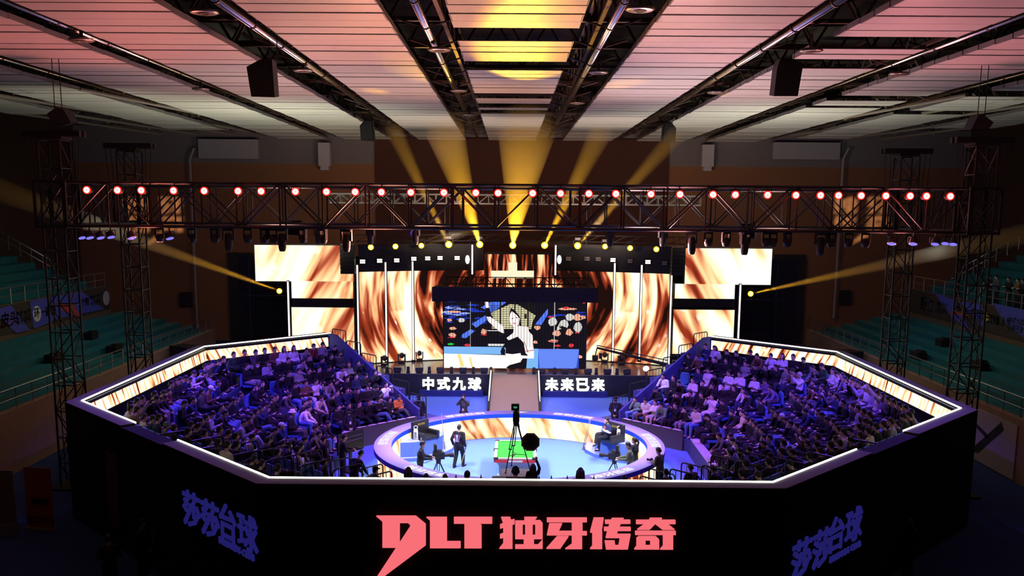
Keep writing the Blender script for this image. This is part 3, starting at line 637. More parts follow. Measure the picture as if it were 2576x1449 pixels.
# ---------------------------------------------------------------- cameras
CAMB = mat('camera_black', (.016, .016, .017), .45)
def broadcast_camera(loc, rz, base, label, tri_h, spread=.42):
    t = thing('video_camera', label, 'camera', loc, rz)
    MB().box((0, 0, 0), (.2, .44, .26)).box((0, -.05, .16), (.14, .3, .08)).build('body', CAMB, t, bevel=.02)
    l = MB(); l.bar((0, .2, .0), (0, .42, 0), .065, 14); l.bar((0, .42, 0), (0, .56, 0), .085, 14, .095); l.build('lens', CAMB, t)
    MB().path([(0, -.16, .14), (0, -.12, .22), (0, .1, .22), (0, .14, .14)], .015, 8).build('handle', CAMB, t)
    v = MB(); v.box((-.03, -.12, .32), (.24, .1, .2)).bar((0, -.1, .2), (0, -.1, .28), .02); v.build('viewfinder', CAMB, t)
    MB().box((-.03, -.155, .32), (.11, .04, .06)).build('viewfinder_screen', emi('monitor_green', (.08, .38, .2), .6, False), t)
    MB().path([(.07, -.2, -.12), (.1, -.5, -.22), (.1, -.6, -.2)], .012, 6).build('pan_handle', CAMB, t)
    h = MB(); h.lathe([(.06, -.3), (.09, -.26), (.09, -.14), (.07, -.1)], n=14); h.build('fluid_head', CAMB, t)
    for k in range(3):
        a = PI / 2 + 2 * PI * k / 3 + .3; e = Vector((math.cos(a) * spread, math.sin(a) * spread, -tri_h)); s = Vector((math.cos(a) * .06, math.sin(a) * .06, -.28)); md = s.lerp(e, .5); off = Vector((-math.sin(a), math.cos(a), 0)) * .04
        m = MB(); m.bar(s + off, md + off, .014, 6); m.bar(s - off, md - off, .014, 6); m.bar(md + off * 1.4, md - off * 1.4, .02, 6); m.bar(md, e, .016, 6); m.bar(e + Vector((0, 0, .02)), e + Vector((0, 0, -.0)), .03, 8); m.build('tripod_leg', CAMB, t)
    m = MB()
    for k in range(3): a = PI / 2 + 2 * PI * k / 3 + .3; m.bar((0, 0, -tri_h * .7), (math.cos(a) * spread * .7, math.sin(a) * spread * .7, -tri_h * .7), .012)
    m.build('spreader', CAMB, t)
    return t
broadcast_camera((-2.95, -2.0, 1.08), face(1, .25), 0, 'black broadcast camera on a tripod used by the left cameraman', 1.06)
broadcast_camera((3.52, -1.55, 1.0), face(-1, .3), 0, 'black broadcast camera on a tripod used by the right cameraman', .98)
# high centre camera on a white platform at the front edge
tag(MB().box((0, 0, 1.0), (1.0, .85, 2.0)).box((0, -.43, 1.86), (1.0, .02, .05)).build('camera_platform', mat('white_flight_case', (.62, .60, .58), .6, bump=.1, var=.3, bscale=5), None, (-.05, -7.2, 0)), 'tall white box platform under the high centre camera tripod', 'platform')
broadcast_camera((-.12, -7.0, 3.72), 0, 0, 'black camera on the tall tripod in front of the pool table', 1.70, .46)
# "10" placard held up in front of the table
PL = thing('octagon_placard', 'octagonal black placard with gold numerals 10 held up before the table', 'placard', (.32, -7.25, 2.98))
o8 = [(.30 * math.cos(PI / 8 + k * PI / 4), .30 * math.sin(PI / 8 + k * PI / 4)) for k in range(8)]
me = curve_mesh('board', [o8], [mat('placard_black', (.022, .018, .018), .5)], .02); me.transform(Matrix.Rotation(PI / 2, 4, 'X')); put('board', me, PL)
GOLD = mat('gold_print', (.95, .58, .26), .5); 
me = curve_mesh('gold_border', [[(x * .9, y * .9) for x, y in o8], [(x * .86, y * .86) for x, y in o8]], [GOLD], .006); me.transform(Matrix.Translation((0, -.014, 0)) @ Matrix.Rotation(PI / 2, 4, 'X')); put('gold_border', me, PL)
for txt, sz, x, z, m_ in (('10', .24, .06, -.02, GOLD), ('大\n金', .095, -.16, .015, GOLD), ('元', .07, .215, -.07, GOLD), ('独牙传奇', .05, .0, .17, mat('red_print', (.5, .05, .04), .5))):
    me = text_mesh(txt, sz, m_, .006, .004); me.transform(Matrix.Translation((x, -.014, z)) @ Matrix.Rotation(PI / 2, 4, 'X')); put('lettering', me, PL)
# ---------------------------------------------------------------- desks at the edge of the stands, judges' table
for side, x, y0, y1 in (('left', -7.16, 1.0, 3.2), ('right', 7.16, -1.9, 2.05)):
    t = thing('front_desk', 'narrow pale desk at the floor edge of the %s stand with papers on it' % side, 'desk', (x, (y0 + y1) / 2, 0))
    MB().box((0, 0, .755), (.36, y1 - y0, .03)).build('desk_top', mat('pale_desk_top', (.55, .50, .56), .45), t); MB().box((-.14 if side == 'right' else .14, 0, .37), (.03, y1 - y0, .74)).build('front_panel', mat('navy_panel', (.06, .06, .20), .7), t)
    for k in range(2): MB().box((0, (k - .5) * (y1 - y0 - .1), .37), (.3, .05, .74)).build('leg_panel', BLACK, t)
    for k in range(2):
        tag(MB().box((0, 0, .005), (.24, .34, .01)).build('paper_sheet', mat('white_paper', (.8, .76, .82), .6), None, (x, y0 + .35 + k * (y1 - y0 - .8), .77), .3 - .5 * k), 'white paper sheet on the %s front desk, %s the stage' % (side, 'nearer' if k else 'further from'), 'paper')
t = thing('display_monitor', 'large black monitor on a stand seen from behind, left of the ring', 'monitor', (-6.45, -.4, 0), .95)
MB().box((0, 0, 1.15), (1.35, .07, .8)).build('casing', BLACK, t, bevel=.01); MB().box((0, .02, .5), (.12, .06, 1.0)).build('column', BLACK, t); MB().box((0, 0, .03), (.7, .5, .06)).build('base', BLACK, t)
m = MB(); m.box((0, -.04, 1.36), (1.2, .012, .012)).box((0, -.04, 1.2), (1.2, .012, .012)); m.build('vent_strip', mat('violet_grey', (.2, .17, .3), .5), t)
m = MB()
DESK = thing('judges_table', 'long dark table along the near edge in front of the ring, bottles on it', 'table', (0, -7.95, 0))
MB().box((0, 0, 1.85), (9.6, .7, .05)).build('table_top', mat('dark_table_top', (.06, .055, .06), .5), DESK); MB().box((0, .33, .915), (9.6, .03, 1.82)).build('front_cloth', CLOTH, DESK); MB().box((0, -1.0, .56), (9.6, 1.9, 1.12)).build('riser_box', CLOTH, DESK)
for i, (px, col) in enumerate(((1147, 'white'), (1210, 'white'), (1356, 'white'), (1387, 'white'), (1427, 'white'), (1494, 'white'))):
    p = aty(px, 1204, -7.8); bottle((p.x, -7.8, 1.875), col, 'dark water bottle on the judges table, %s from the left' % ordinal(i + 1), True)
tag(MB().box((0, 0, .07), (.42, .32, .14)).build('folder_stack', mat('grey_brown_board', (.18, .15, .13), .7), None, (-.62, -7.8, 1.875)), 'low grey brown box lying left of the white camera platform', 'box')
# ================================================================ stage
SY, SZ = 14.3, 1.15
GLOSS = mat('glossy_stage_floor', (.13, .105, .085), .22, spec=.6, bump=.02, bscale=30)
st = thing('stage', 'raised dark glossy stage in front of the glowing screens', 'stage', (0, 0, 0))
MB().prism([(-7.6, SY), (7.4, SY), (9.6, 16.2), (9.6, 21), (-9.6, 21), (-9.6, 16.2)], 0, SZ - .04).build('skirt', mat('navy_black_skirt', (.016, .016, .026), .7), st)
MB().prism([(-7.62, SY - .02), (7.42, SY - .02), (9.62, 16.2), (9.62, 21), (-9.62, 21), (-9.62, 16.2)], SZ - .04, SZ).build('deck', GLOSS, st)
rp = thing('ramp', 'beige carpeted ramp running from the stage down to the arena floor', 'ramp', (0, 0, 0))
m = MB(); A = [(-1.45, SY, 0), (-1.45, SY, SZ), (-1.45, 9.4, .03), (-1.45, 9.4, 0)]; B = [(.98, y, z) for _, y, z in A]
m.poly(A).poly(B[::-1])
for i in range(4): j = (i + 1) % 4; m.poly([A[i], B[i], B[j], A[j]])
m.build('slope', mat('beige_ramp_carpet', (.33, .23, .14), .6, bump=.1, bscale=60), rp)
for x in (-1.52, 1.05):
    MB().bar((x, SY, SZ + .1), (x, 9.4, .12), .07, 8).build('side_trim', BLACK, rp)
    MB().bar((x, SY - .05, SZ + .2), (x, 10.4, .38), .035, 8).build('light_tube', emi('tube_cool', (1, .95, .92), 1.6), rp)
# white letter signs on plinths
for (x0, x1, y, txt, lab) in ((-5.34, -1.92, 13.95, '中式九球', 'glowing white Chinese letter sign on a navy plinth left of the ramp'), (1.27, 4.74, 14.0, '未来已来', 'glowing white Chinese letter sign on a navy plinth right of the ramp')):
    t = thing('letter_sign', lab, 'sign', ((x0 + x1) / 2, y, 0))
    MB().box((0, 0, .16), (x1 - x0, .35, .32)).build('plinth', mat('navy_plinth', (.03, .035, .16), .5), t)
    for k, ch in enumerate(txt):
        me = text_mesh(ch, .74, emi('white_letter_face', (1, 1, 1), 1.5), .08, .032)
        zs = [v.co.y for v in me.vertices]; xs = [v.co.x for v in me.vertices]; zc, xc = min(zs), (min(xs) + max(xs)) / 2
        s = .70 / (max(zs) - min(zs)); sx_ = min(s, .74 / (max(xs) - min(xs)))
        me.transform(Matrix.Translation(((k - 1.5) * .83, 0, .32)) @ Matrix.Rotation(PI / 2, 4, 'X') @ Matrix.Diagonal((sx_, s, 1, 1)) @ Matrix.Translation((-xc, -zc, 0))); put('letter', me, t)
# ---------------------------------------------------------------- LED walls
def CYV(x): return 19.3 - x * x / 34.5
SWIRL = screen_mat('swirl_screen', .34, 1.7, 2.2, .06, .25, 1.25, 1.3, .15, True, 1.7)
PAN = screen_mat('panel_screen', .20, 1.15, 6.4, .20, .25, 1.25, .9, .30, True, 1.25)
CENT = screen_mat('column_screen', .35, 3.2, 1.3, -.02, .3, 1.2, 1.2, .12, True)
def bowed(name, x0, x1, z0, z1, m, parent, nx=60, nz=40):
    C = (-.2, 5.0)
    def uv(s, z): x = x0 + s - C[0]; zz = (z0 + z - C[1]) * 1.1; r = math.hypot(x, zz); a = math.atan2(zz, abs(x)); return (a * 5 + (7 if x > 0 else 0), r)
    def mk(s, z): x = x0 + s - C[0]; zz = (z0 + z - C[1]) * 1.1; r = math.hypot(x, zz); return max(0, min(.24, (6.0 - r) * .42)) - max(0, min(.10, .16 - abs(r - 6.5) * .2)) * (1.6 if zz < -1 else .3)
    return led_panel(name, (0, 0, 0), Vector((1, 0, 0)), Vector((0, 0, 1)), x1 - x0, z1 - z0, m, uv, parent, nx, nz, mk, lambda s, z: (x0 + s, CYV(x0 + s), z0 + z))
for (x0, x1, zt, side) in ((-9.02, -2.1, 6.42, 'left'), (1.9, 8.5, 6.42, 'right')):
    t = thing('led_wall', 'curved golden LED wall on the %s of the stage' % side, 'screen', (0, 0, 0))
    bowed('picture', x0, x1, 1.2, zt, SWIRL, t)
    fr = MB()
    for i in range(24):
        a, b = x0 + (x1 - x0) * i / 24, x0 + (x1 - x0) * (i + 1) / 24
        fr.prism([(a, CYV(a) + .03), (b, CYV(b) + .03), (b, CYV(b) + .3), (a, CYV(a) + .3)], 1.15, zt + .03)
        fr.prism([(a, CYV(a) - .12), (b, CYV(b) - .12), (b, CYV(b) + .3), (a, CYV(a) + .3)], zt, 7.95 if abs(a + .1) > 2 else zt + .1)
    fr.build('back_frame', BLACK, t)
t = thing('led_wall', 'central LED column behind the hanging screen, with the stepped cream shape', 'screen', (0, 0, 0))
led_panel('picture', (-2.1, 19.2, 1.2), Vector((1, 0, 0)), Vector((0, 0, 1)), 4.0, 6.15, CENT, lambda s, z: (z, s), t, 1, 12, lambda s, z: .12)
MB().box((-.1, 19.4, 4.3), (4.1, .3, 6.3)).build('back_frame', BLACK, t)
CREAMS = emi('cream_shape', (1, .86, .58), 1.1)
q = [aty(px, py, 19.15) for px, py in ((1235, 681), (1279, 681), (1279, 660), (1301, 660), (1301, 681), (1343, 681), (1343, 700), (1235, 700))]
me = curve_mesh('cream_shape', [[(p.x, p.z) for p in q]], [CREAMS], .02); me.transform(Matrix.Translation((0, 19.15, 0)) @ Matrix.Rotation(PI / 2, 4, 'X')); put('cream_shape', me, t)
# flat side screens
PY = 16.5
for side, rects, y in (('left', ((643, 888, 618, 707), (734, 888, 707, 750), (737, 890, 774, 905)), PY), ('right', ((1722, 1943, 626, 715), (1697, 1849, 715, 758), (1691, 1848, 780, 890)), PY)):
    t = thing('led_wall', 'stepped bright golden LED screen group at the far %s of the stage' % side, 'screen', (0, 0, 0))
    fr = MB()
    for k, (a, b, c, d) in enumerate(rects):
        p = aty(a, d, y); q = aty(b, c, y); z0, z1 = p.z, q.z + (.0 if k != 1 else .0)
        led_panel('picture', (p.x, y, z0), Vector((1, 0, 0)), Vector((0, 0, 1)), q.x - p.x, z1 - z0, PAN, slant(62 if side == 'left' else 118, p.x + 20), t, 8, 1, lambda s, z, p=p, L=(side == 'left'): .15 * max(0, min(1, ((p.x + s + 14.0) / 4.5) if L else ((13.4 - p.x - s) / 4.5))))
        fr.box(((p.x + q.x) / 2, y + .2, (z0 + z1) / 2), (q.x - p.x + .1, .3, z1 - z0 + .1))
    fr.build('back_frame', BLACK, t)
    x = aty(rects[1][0] + (0 if side == 'left' else 150), 740, y).x
    leg = MB()
    for dx in (-2.6, -.4, 1.2, 3.1):
        xx = x + (dx if side == 'left' else -dx); leg.box((xx, y + .9, 3.5), (.08, .08, 7.0)); leg.box((xx, y + 1.6, 3.0), (.08, .08, 6.0)); leg.bar((xx, y + .9, 5), (xx, y + 1.6, 3), .03)
    leg.box((x, y + .9, 3), (6, .06, .06)).box((x, y + .9, 5), (6, .06, .06)); leg.build('support_lattice', BLACK, t)
    a, b, c, d = rects[2]; p = aty(a, 772, y); q = aty(b, 752, y)
    MB().box(((p.x + q.x) / 2, y - .02, (p.z + q.z) / 2), (q.x - p.x, .1, q.z - p.z)).build('crossbeam', BLACK, t)
    bl = aty((a + b) / 2, 700, y)
    MB().box(((-12.6 if side == 'left' else 12.3), 18.6, 3.6), (7.4, .1, 7.2)).build('black_drape', CLOTH, t)
# upright light tubes
TUBE = emi('tube_glow', (1, .80, .74), 2.6); 
tubes = ((724, 708, 728, 848, 16.4, 'beside the left stepped screen'), (897, 667, 903, 922, 16.6, 'at the left edge of the curved left wall'), (971, 660, 973, 908, 17.5, 'second on the curved left wall'), (1038, 658, 1040, 905, 18.0, 'third on the curved left wall'), (1186, 616, 1188, 690, 18.9, 'left of the central column'),
         (1397, 617, 1397, 692, 18.9, 'right of the central column'), (1545, 662, 1541, 908, 18.0, 'third from the right edge of the curved right wall'), (1612, 667, 1608, 905, 17.5, 'second from the right edge of the curved right wall'), (1688, 692, 1682, 924, 16.6, 'at the right edge of the curved right wall'), (1862, 716, 1857, 852, 16.4, 'beside the right stepped screen'))
for (xa, ya, xb, yb, y, where) in tubes:
    p = aty(xa, ya, y); q = aty(xb, yb, y); t = thing('light_tube', 'upright glowing white light tube ' + where, 'light tube', (q.x, y, q.z), 0, 'upright light tubes on the stage')
    MB().bar((0, 0, 0), (0, 0, p.z - q.z), .042, 10).build('tube', TUBE, t, smooth=True); MB().box((0, .09, (p.z - q.z) / 2), (.16, .06, p.z - q.z + .1)).build('channel', BLACK, t)
    MB().box((0, .04, -.06), (.2, .2, .12)).build('foot', BLACK, t)
# line arrays
for (px0, px1, py0, py1, side) in ((858, 892, 618, 689, 'left'), (1688, 1721, 624, 693, 'right')):
    p = aty(px0, py1, 15.6); q = aty(px1, py0, 15.6); w_ = q.x - p.x
    t = thing('line_array', 'black hanging line array loudspeaker at the %s end of the stage' % side, 'loudspeaker', ((p.x + q.x) / 2, 15.6, p.z))
    H = q.z - p.z
    for k in range(7): MB().box((0, .03 * (6 - k) * .4, H * (k + .5) / 7), (w_, .5, H / 7 - .02)).build('speaker_box', BLACK, t)
    MB().box((0, .1, H + .06), (w_ * .9, .4, .05)).build('fly_frame', GREY, t)
    m = MB(); m.bar((-.2, .1, H), (-.05, 2.7, 10.3 - p.z), .012).bar((.2, .1, H), (.05, 2.7, 10.3 - p.z), .012); m.build('chain', BLACK, t)
# ---------------------------------------------------------------- hanging centre screen
MS = thing('hanging_screen', 'big centre screen showing a woman leaning over a blue table', 'screen', (0, 0, 0))
Y1 = 15.25
P0 = aty(1117, 925, Y1); P1 = aty(1475, 758, Y1)
MB().box(((P0.x + P1.x) / 2, Y1 + .14, (P0.z + P1.z) / 2), (P1.x - P0.x + .12, .2, P1.z - P0.z + .06)).build('back_frame', BLACK, MS)
def sp(x, y): # picture coordinates taken from a 2361 x 1449 enlargement
    u = (x - 204) / (2117 - 204); v = (1325 - y) / (1325 - 428); return (P0.x + (P1.x - P0.x) * u, P0.z + (P1.z - P0.z) * v)
LAY = [0]
def pic(col, polys, s=1.0, name='picture_pattern'):
    me = curve_mesh(name, [[sp(*p) for p in q] for q in polys], [emi('pic_%.2f_%.2f_%.2f' % col, col, s, False)], .002); LAY[0] += 1
    me.transform(Matrix.Translation((0, Y1 + .03 - .0035 * LAY[0], 0)) @ Matrix.Rotation(PI / 2, 4, 'X')); return put(name, me, MS)
def rectp(x0, y0, x1, y1): return [(x0, y0), (x1, y0), (x1, y1), (x0, y1)]
def blob(x, y, rx, ry, n=10, j=.25, rr=random.Random(5)): return [(x + rx * math.cos(2 * PI * i / n) * (1 + rr.uniform(-j, j)), y + ry * math.sin(2 * PI * i / n) * (1 + rr.uniform(-j, j))) for i in range(n)]
pic((.010, .008, .014), [rectp(204, 428, 2117, 1325)], 1, 'dark_background')
rr = random.Random(11)
pic((.02, .05, .55), [blob(rr.uniform(230, 690), rr.uniform(440, 720), rr.uniform(40, 110), rr.uniform(6, 20)) for _ in range(26)] + [blob(rr.uniform(1640, 2100), rr.uniform(480, 640), rr.uniform(50, 120), rr.uniform(8, 20)) for _ in range(6)])
pic((.10, .22, 1.0), [[(700, 520), (840, 445), (1060, 435), (860, 590)], [(580, 740), (770, 620), (780, 690), (640, 790)], [(450, 880), (560, 810), (625, 830), (500, 930), (440, 920)], [(1430, 740), (1600, 530), (1610, 590), (1520, 745)]])
pic((.35, .45, 1.0), [blob(rr.uniform(230, 480), rr.uniform(520, 640), rr.uniform(40, 90), rr.uniform(8, 18)) for _ in range(10)])
pic((.85, .80, .50), [[(815, 600), (1090, 475), (1200, 480), (1440, 620), (1400, 700), (1380, 800), (850, 800), (860, 640)]])
pic((.02, .015, .01), [rectp(815, 490 + 24 * i, 1440, 497 + 24 * i) for i in range(13)] + [rectp(955, 428, 975, 900), rectp(1150, 428, 1165, 560), rectp(1330, 428, 1348, 820), rectp(1290, 600, 1320, 660), rectp(860, 428, 868, 860), rectp(1240, 428, 1246, 700)])
pic((.95, .45, .30), [blob(x, y, rx, ry) for x, y, rx, ry in ((320, 800, 50, 22), (320, 890, 55, 26), (740, 840, 40, 40), (1860, 530, 130, 18), (2000, 640, 60, 45), (1470, 780, 45, 30), (1720, 850, 60, 40), (1680, 955, 60, 22), (1890, 840, 50, 45), (2070, 640, 40, 30), (280, 690, 35, 20), (2040, 1165, 40, 20), (350, 580, 90, 18), (1440, 975, 30, 22), (1750, 1080, 50, 20))])
pic((.80, .05, .06), [blob(x, y, rx, ry) for x, y, rx, ry in ((745, 880, 42, 10), (1690, 960, 70, 8), (1735, 1018, 40, 14), (1925, 1012, 38, 24), (1640, 640, 36, 14), (310, 920, 50, 8), (2085, 445, 20, 14), (520, 1020, 45, 18), (1850, 515, 40, 16), (2000, 845, 35, 10))])
pic((.72, .70, .66), [blob(x, y, rx, ry, 9, .15) for x, y, rx, ry in ((1670, 700, 60, 60), (1820, 740, 70, 65), (1900, 640, 60, 50), (2010, 770, 60, 70), (1760, 800, 40, 50), (440, 690, 45, 30))])
pic((.02, .75, .06), [blob(300, 1008, 45, 14)])
pic((.9, .9, .88), [rectp(800, 1000, 1080, 1028), rectp(1220, 1000, 1400, 1018), rectp(560, 428, 568, 1040), rectp(1690, 428, 1697, 1320), rectp(790, 820, 1010, 830)])
pic((.22, .50, .95), [rectp(204, 1040, 1040, 1140), [(1340, 1060), (1480, 1060), (1480, 1325), (1320, 1325)]])
pic((.03, .08, .62), [rectp(1480, 1062, 2030, 1325)])
pic((.14, .26, .95), [rectp(1500 + 44 * i, 1070, 1512 + 44 * i, 1320) for i in range(12)] + [rectp(1480, 1062, 2030, 1072)])
pic((1.0, .99, .92), [[(204, 1135), (1030, 1150), (1240, 1120), (1260, 1200), (1060, 1325), (204, 1325)]], 1.3)
pic((1, .72, .25), [[(380, 1140), (430, 1140), (480, 1310), (430, 1310)], [(540, 1180), (570, 1180), (600, 1310), (570, 1310)]], 1.1)
pic((.008, .006, .006), [[(760, 525), (815, 525), (850, 640), (785, 645)], [(1105, 520), (1165, 560), (1230, 640), (1250, 760), (1200, 740), (1080, 640)], [(1060, 930), (1240, 880), (1300, 1000), (1290, 1130), (1040, 1130), (1000, 1040)], blob(1000, 1100, 34, 50), [(1040, 1320), (1160, 1230), (1280, 1200), (1300, 1325)]])
SKN = (1.0, .80, .78)
pic(SKN, [[(755, 425), (800, 425), (815, 520), (765, 525)], [(780, 640), (830, 640), (1010, 770), (1015, 860), (960, 840), (800, 700)], [(1120, 565), (1180, 610), (1225, 660), (1215, 740), (1160, 775), (1110, 740), (1085, 680), (1095, 600)], [(1150, 770), (1210, 760), (1340, 770), (1350, 830), (1400, 880), (1425, 1160), (1390, 1190), (1310, 1120), (1280, 980), (1200, 900), (1080, 950), (1050, 920), (1140, 850)], [(1040, 1125), (1260, 1150), (1420, 1160), (1420, 1190), (1270, 1190), (1240, 1240), (1060, 1290)]], 1.25)
pic((.75, .25, .28), [blob(1160, 725, 26, 9), [(1300, 1090), (1420, 1070), (1425, 1082), (1300, 1102)]])
pic((.05, .03, .03), [blob(1130, 660, 14, 6), blob(1185, 650, 14, 6), [(1285, 960), (1292, 960), (1345, 1110), (1335, 1110)]])
pic((.004, .003, .006), [rectp(204 + 40 * i, 428, 209 + 40 * i, 1040) for i in range(48)], 1, 'grid_pattern')
MB().box(((P0.x + P1.x) / 2, Y1 + .16, P1.z + .12), (P1.x - P0.x, .1, .3)).build('hanging_bar', BLACK, MS)
HB = thing('header_truss', 'black boxed header truss hanging above the centre screen', 'truss', (0, 0, 0))
p = aty(1087, 758, 15.1); q = aty(1505, 725, 15.1)
MB().box(((p.x + q.x) / 2, 15.1, (p.z + q.z) / 2), (q.x - p.x, .12, q.z - p.z)).build('front_panel', mat('dark_navy_cloth', (.022, .016, .032), .8), HB)
zt = q.z; m = MB(); xa, xb = p.x + .1, q.x - .1; ya, yb = 15.2, 17.6
for z in (zt - .02, zt - .6):
    m.bar((xa, ya, z), (xb, ya, z), .04).bar((xa + .3, yb, z), (xb - .3, yb, z), .04).bar((xa, ya, z), (xa + .3, yb, z), .04).bar((xb, ya, z), (xb - .3, yb, z), .04)
m.build('frame_lattice', BLACK, HB)
m = MB(); m.box(((xa + xb) / 2, yb + .05, zt + .35), (xb - xa - .8, .05, .05)).box(((xa + xb) / 2, yb + .05, zt - .3), (xb - xa - .8, .05, .05))
for i in range(14):
    x = xa + .5 + (xb - xa - 1.0) * i / 14; x2 = xa + .5 + (xb - xa - 1.0) * (i + 1) / 14; m.bar((x, yb, zt - .3), (x, yb, zt + .35), .03); m.bar((x, yb, zt - .3 if i % 2 else zt + .35), (x2, yb, zt + .35 if i % 2 else zt - .3), .025)
m.build('rear_truss_lattice', BLACK, HB)
m = MB()
for x in (xa + .5, xb - .5): m.bar((x, ya + .5, zt), (x, 16.5, zt + 1.2), .015).bar((x, yb, zt), (x, 16.5, zt + 1.2), .015).bar((x, 16.5, zt + 1.2), (x, 16.5, 10.4), .015)
m.build('hoist_chain', BLACK, HB)
# ---------------------------------------------------------------- trusses and towers
def truss_mesh(L, w_, h, bay, r=.05, rb=.03, double=False):
    m = MB(); n = max(1, round(L / bay)); bl = L / n
    for y in (-w_ / 2, w_ / 2):
        for z in (0, h): m.bar((0, y, z), (L, y, z), r, 8)
    for i in range(n + 1):
        x = bl * i
        for y in (-w_ / 2, w_ / 2): m.bar((x, y, 0), (x, y, h), rb)
        for z in (0, h): m.bar((x, -w_ / 2, z), (x, w_ / 2, z), rb)
        if i < n:
            for y, q in ((-w_ / 2, 0), (w_ / 2, 0)):
                a, b = (0, h) if (i + q) % 2 == 0 else (h, 0)
                m.bar((x, y, a), (x + bl, y, b), rb); 
                if double: m.bar((x + .2, y, a), (x + bl + .2 if i < n - 1 else x + bl, y, b), rb)
            for z in (0, h): m.bar((x, -w_ / 2 if i % 2 else w_ / 2, z), (x + bl, w_ / 2 if i % 2 else -w_ / 2, z), rb)
    return m
TX0, TX1, TYF, TYB, TZ0, TZ1 = -15.98, 15.62, -2.6, 3.55, 9.32, 10.8
def truss(label, p, rz, L, w_, h, bay, double=False, loc=None, m=TRUSS):
    t = thing('lighting_truss', label, 'truss', p, rz); truss_mesh(L, w_, h, bay, double=double).build('chord_lattice', m, t); return t
FT = truss('long black lighting truss across the front, carrying the row of red lamps', (TX0 + .45, TYF, TZ0), 0, TX1 - TX0 - .9, .8, TZ1 - TZ0, 1.45)
BT = truss('second long black truss just behind the red lamp truss', (TX0 + .45, TYB, TZ0), 0, TX1 - TX0 - .9, .8, TZ1 - TZ0, 1.45)
for x, s in ((TX0, 'left'), (TX1, 'right')): truss('short black truss joining the two %s towers overhead' % s, (x, TYF + .4, TZ0), PI / 2, TYB - TYF - .8, .8, TZ1 - TZ0, 1.1)
truss('silvery stage truss high behind the red lamps, above the screens', (-10.8, 18.4, 10.25), 0, 21, .5, .5, .6, m=mat('silver_truss', (.3, .28, .27), .35, .7))
ct = MB(); cw = 0
for i in range(24):
    a, b = -9 + 18 * i / 24, -9 + 18 * (i + 1) / 24
    for z in (8.15, 8.5): ct.bar((a, CYV(a) - 1.0, z), (b, CYV(b) - 1.0, z), .03)
    ct.bar((a, CYV(a) - 1.0, 8.15), (b, CYV(b) - 1.0, 8.5), .018)
t = thing('lighting_truss', 'curved black truss that carries the yellow beam lamps over the stage', 'truss', (0, 0, 0)); ct.build('chord_lattice', BLACK, t)
m = MB()
for x in (-8, -4, 4, 8): m.bar((x, CYV(x) - 1, 8.5), (x, 18.2, 10.3), .012)
m.build('sling_cable', BLACK, t)
cl = MB()
for (x, x2) in ((-12.6, -11.0), (-8.5, -5.9), (5.2, 12.6)): cl.box(((x + x2) / 2, TYB - .5, TZ0 + .12), (x2 - x, .08, .06))
cl.build('led_bar', emi('cold_bar', (1, .97, .85), 3.2), BT)
for x, side in ((TX0, 'left'), (TX1, 'right')):
    for y, nm in ((TYF, 'nearest'), (TYB, 'farther')):
        t = thing('truss_tower', '%s black lattice tower with chain hoist beam at the %s of the arena' % (nm, side), 'tower', (x, y, 0), 0, 'four truss towers')
        M = Matrix.Translation((0, 0, 0)) @ Matrix.Rotation(-PI / 2, 4, 'Y')
        mm = MB(); L = 12.2; n = 13; w2 = .37
        for a in (-w2, w2):
            for b in (-w2, w2): mm.bar((a, b, 0), (a, b, L), .035, 8)
        for i in range(n + 1):
            z = L * i / n
            for a in (-w2, w2): mm.bar((a, -w2, z), (a, w2, z), .022); mm.bar((-w2, a, z), (w2, a, z), .022)
            if i < n:
                z2 = L * (i + 1) / n; f = 1 if i % 2 else -1
                for a in (-w2, w2): mm.bar((a, -w2 * f, z), (a, w2 * f, z2), .02); mm.bar((-w2 * f, a, z), (w2 * f, a, z2), .02)
        mm.build('mast_lattice', TRUSS, t)
        sl = MB(); s = .52
        for z in (9.3, 10.8): sl.box((0, -s, z), (1.1, .07, .1)).box((0, s, z), (1.1, .07, .1)).box((-s, 0, z), (.07, 1.1, .1)).box((s, 0, z), (.07, 1.1, .1))
        for a in (-s, s):
            for b in (-s, s): sl.box((a, b, 10.05), (.08, .08, 1.5))
            sl.bar((a, -s, 9.3), (a, s, 10.8), .03); sl.bar((-s, a, 9.3), (s, a, 10.8), .03)
        sl.build('sleeve_block', TRUSS, t)
        MB().box((0, -.1, 12.42), (1.95, .18, .2)).box((0, .25, 12.42), (1.95, .18, .2)).box((0, .1, 12.28), (.8, .8, .1)).build('head_beam', BLACK, t)
        ch = MB()
        for a in (-.93, -.72, .72, .93): ch.bar((a, -.1, 12.4), (a * .9, -.1, 10.85), .014)
        ch.build('hoist_chain', BLACK, t)
        MB().box((0, 0, .04), (1.3, 1.3, .08)).build('base_plate', BLACK, t)
        cb = MB(); rr = random.Random(int(x * 10 + y))
        for k in range(5): cb.path([(.15 * math.cos(a) + rr.uniform(-.06, .06), -.2 + .06 * k, 1.6 + .32 * math.sin(a) * 1.3) for a in [2 * PI * j / 12 for j in range(13)]], .025, 5)
        cb.build('cable_coil', RUBBER, t)
        # feeder cable down the outside
        MB().path([(-.45 if x < 0 else .45, .2, 9.2), (-.55 if x < 0 else .55, .3, 5), (-.48 if x < 0 else .48, .25, .1)], .018).build('feeder_cable', RUBBER, t)
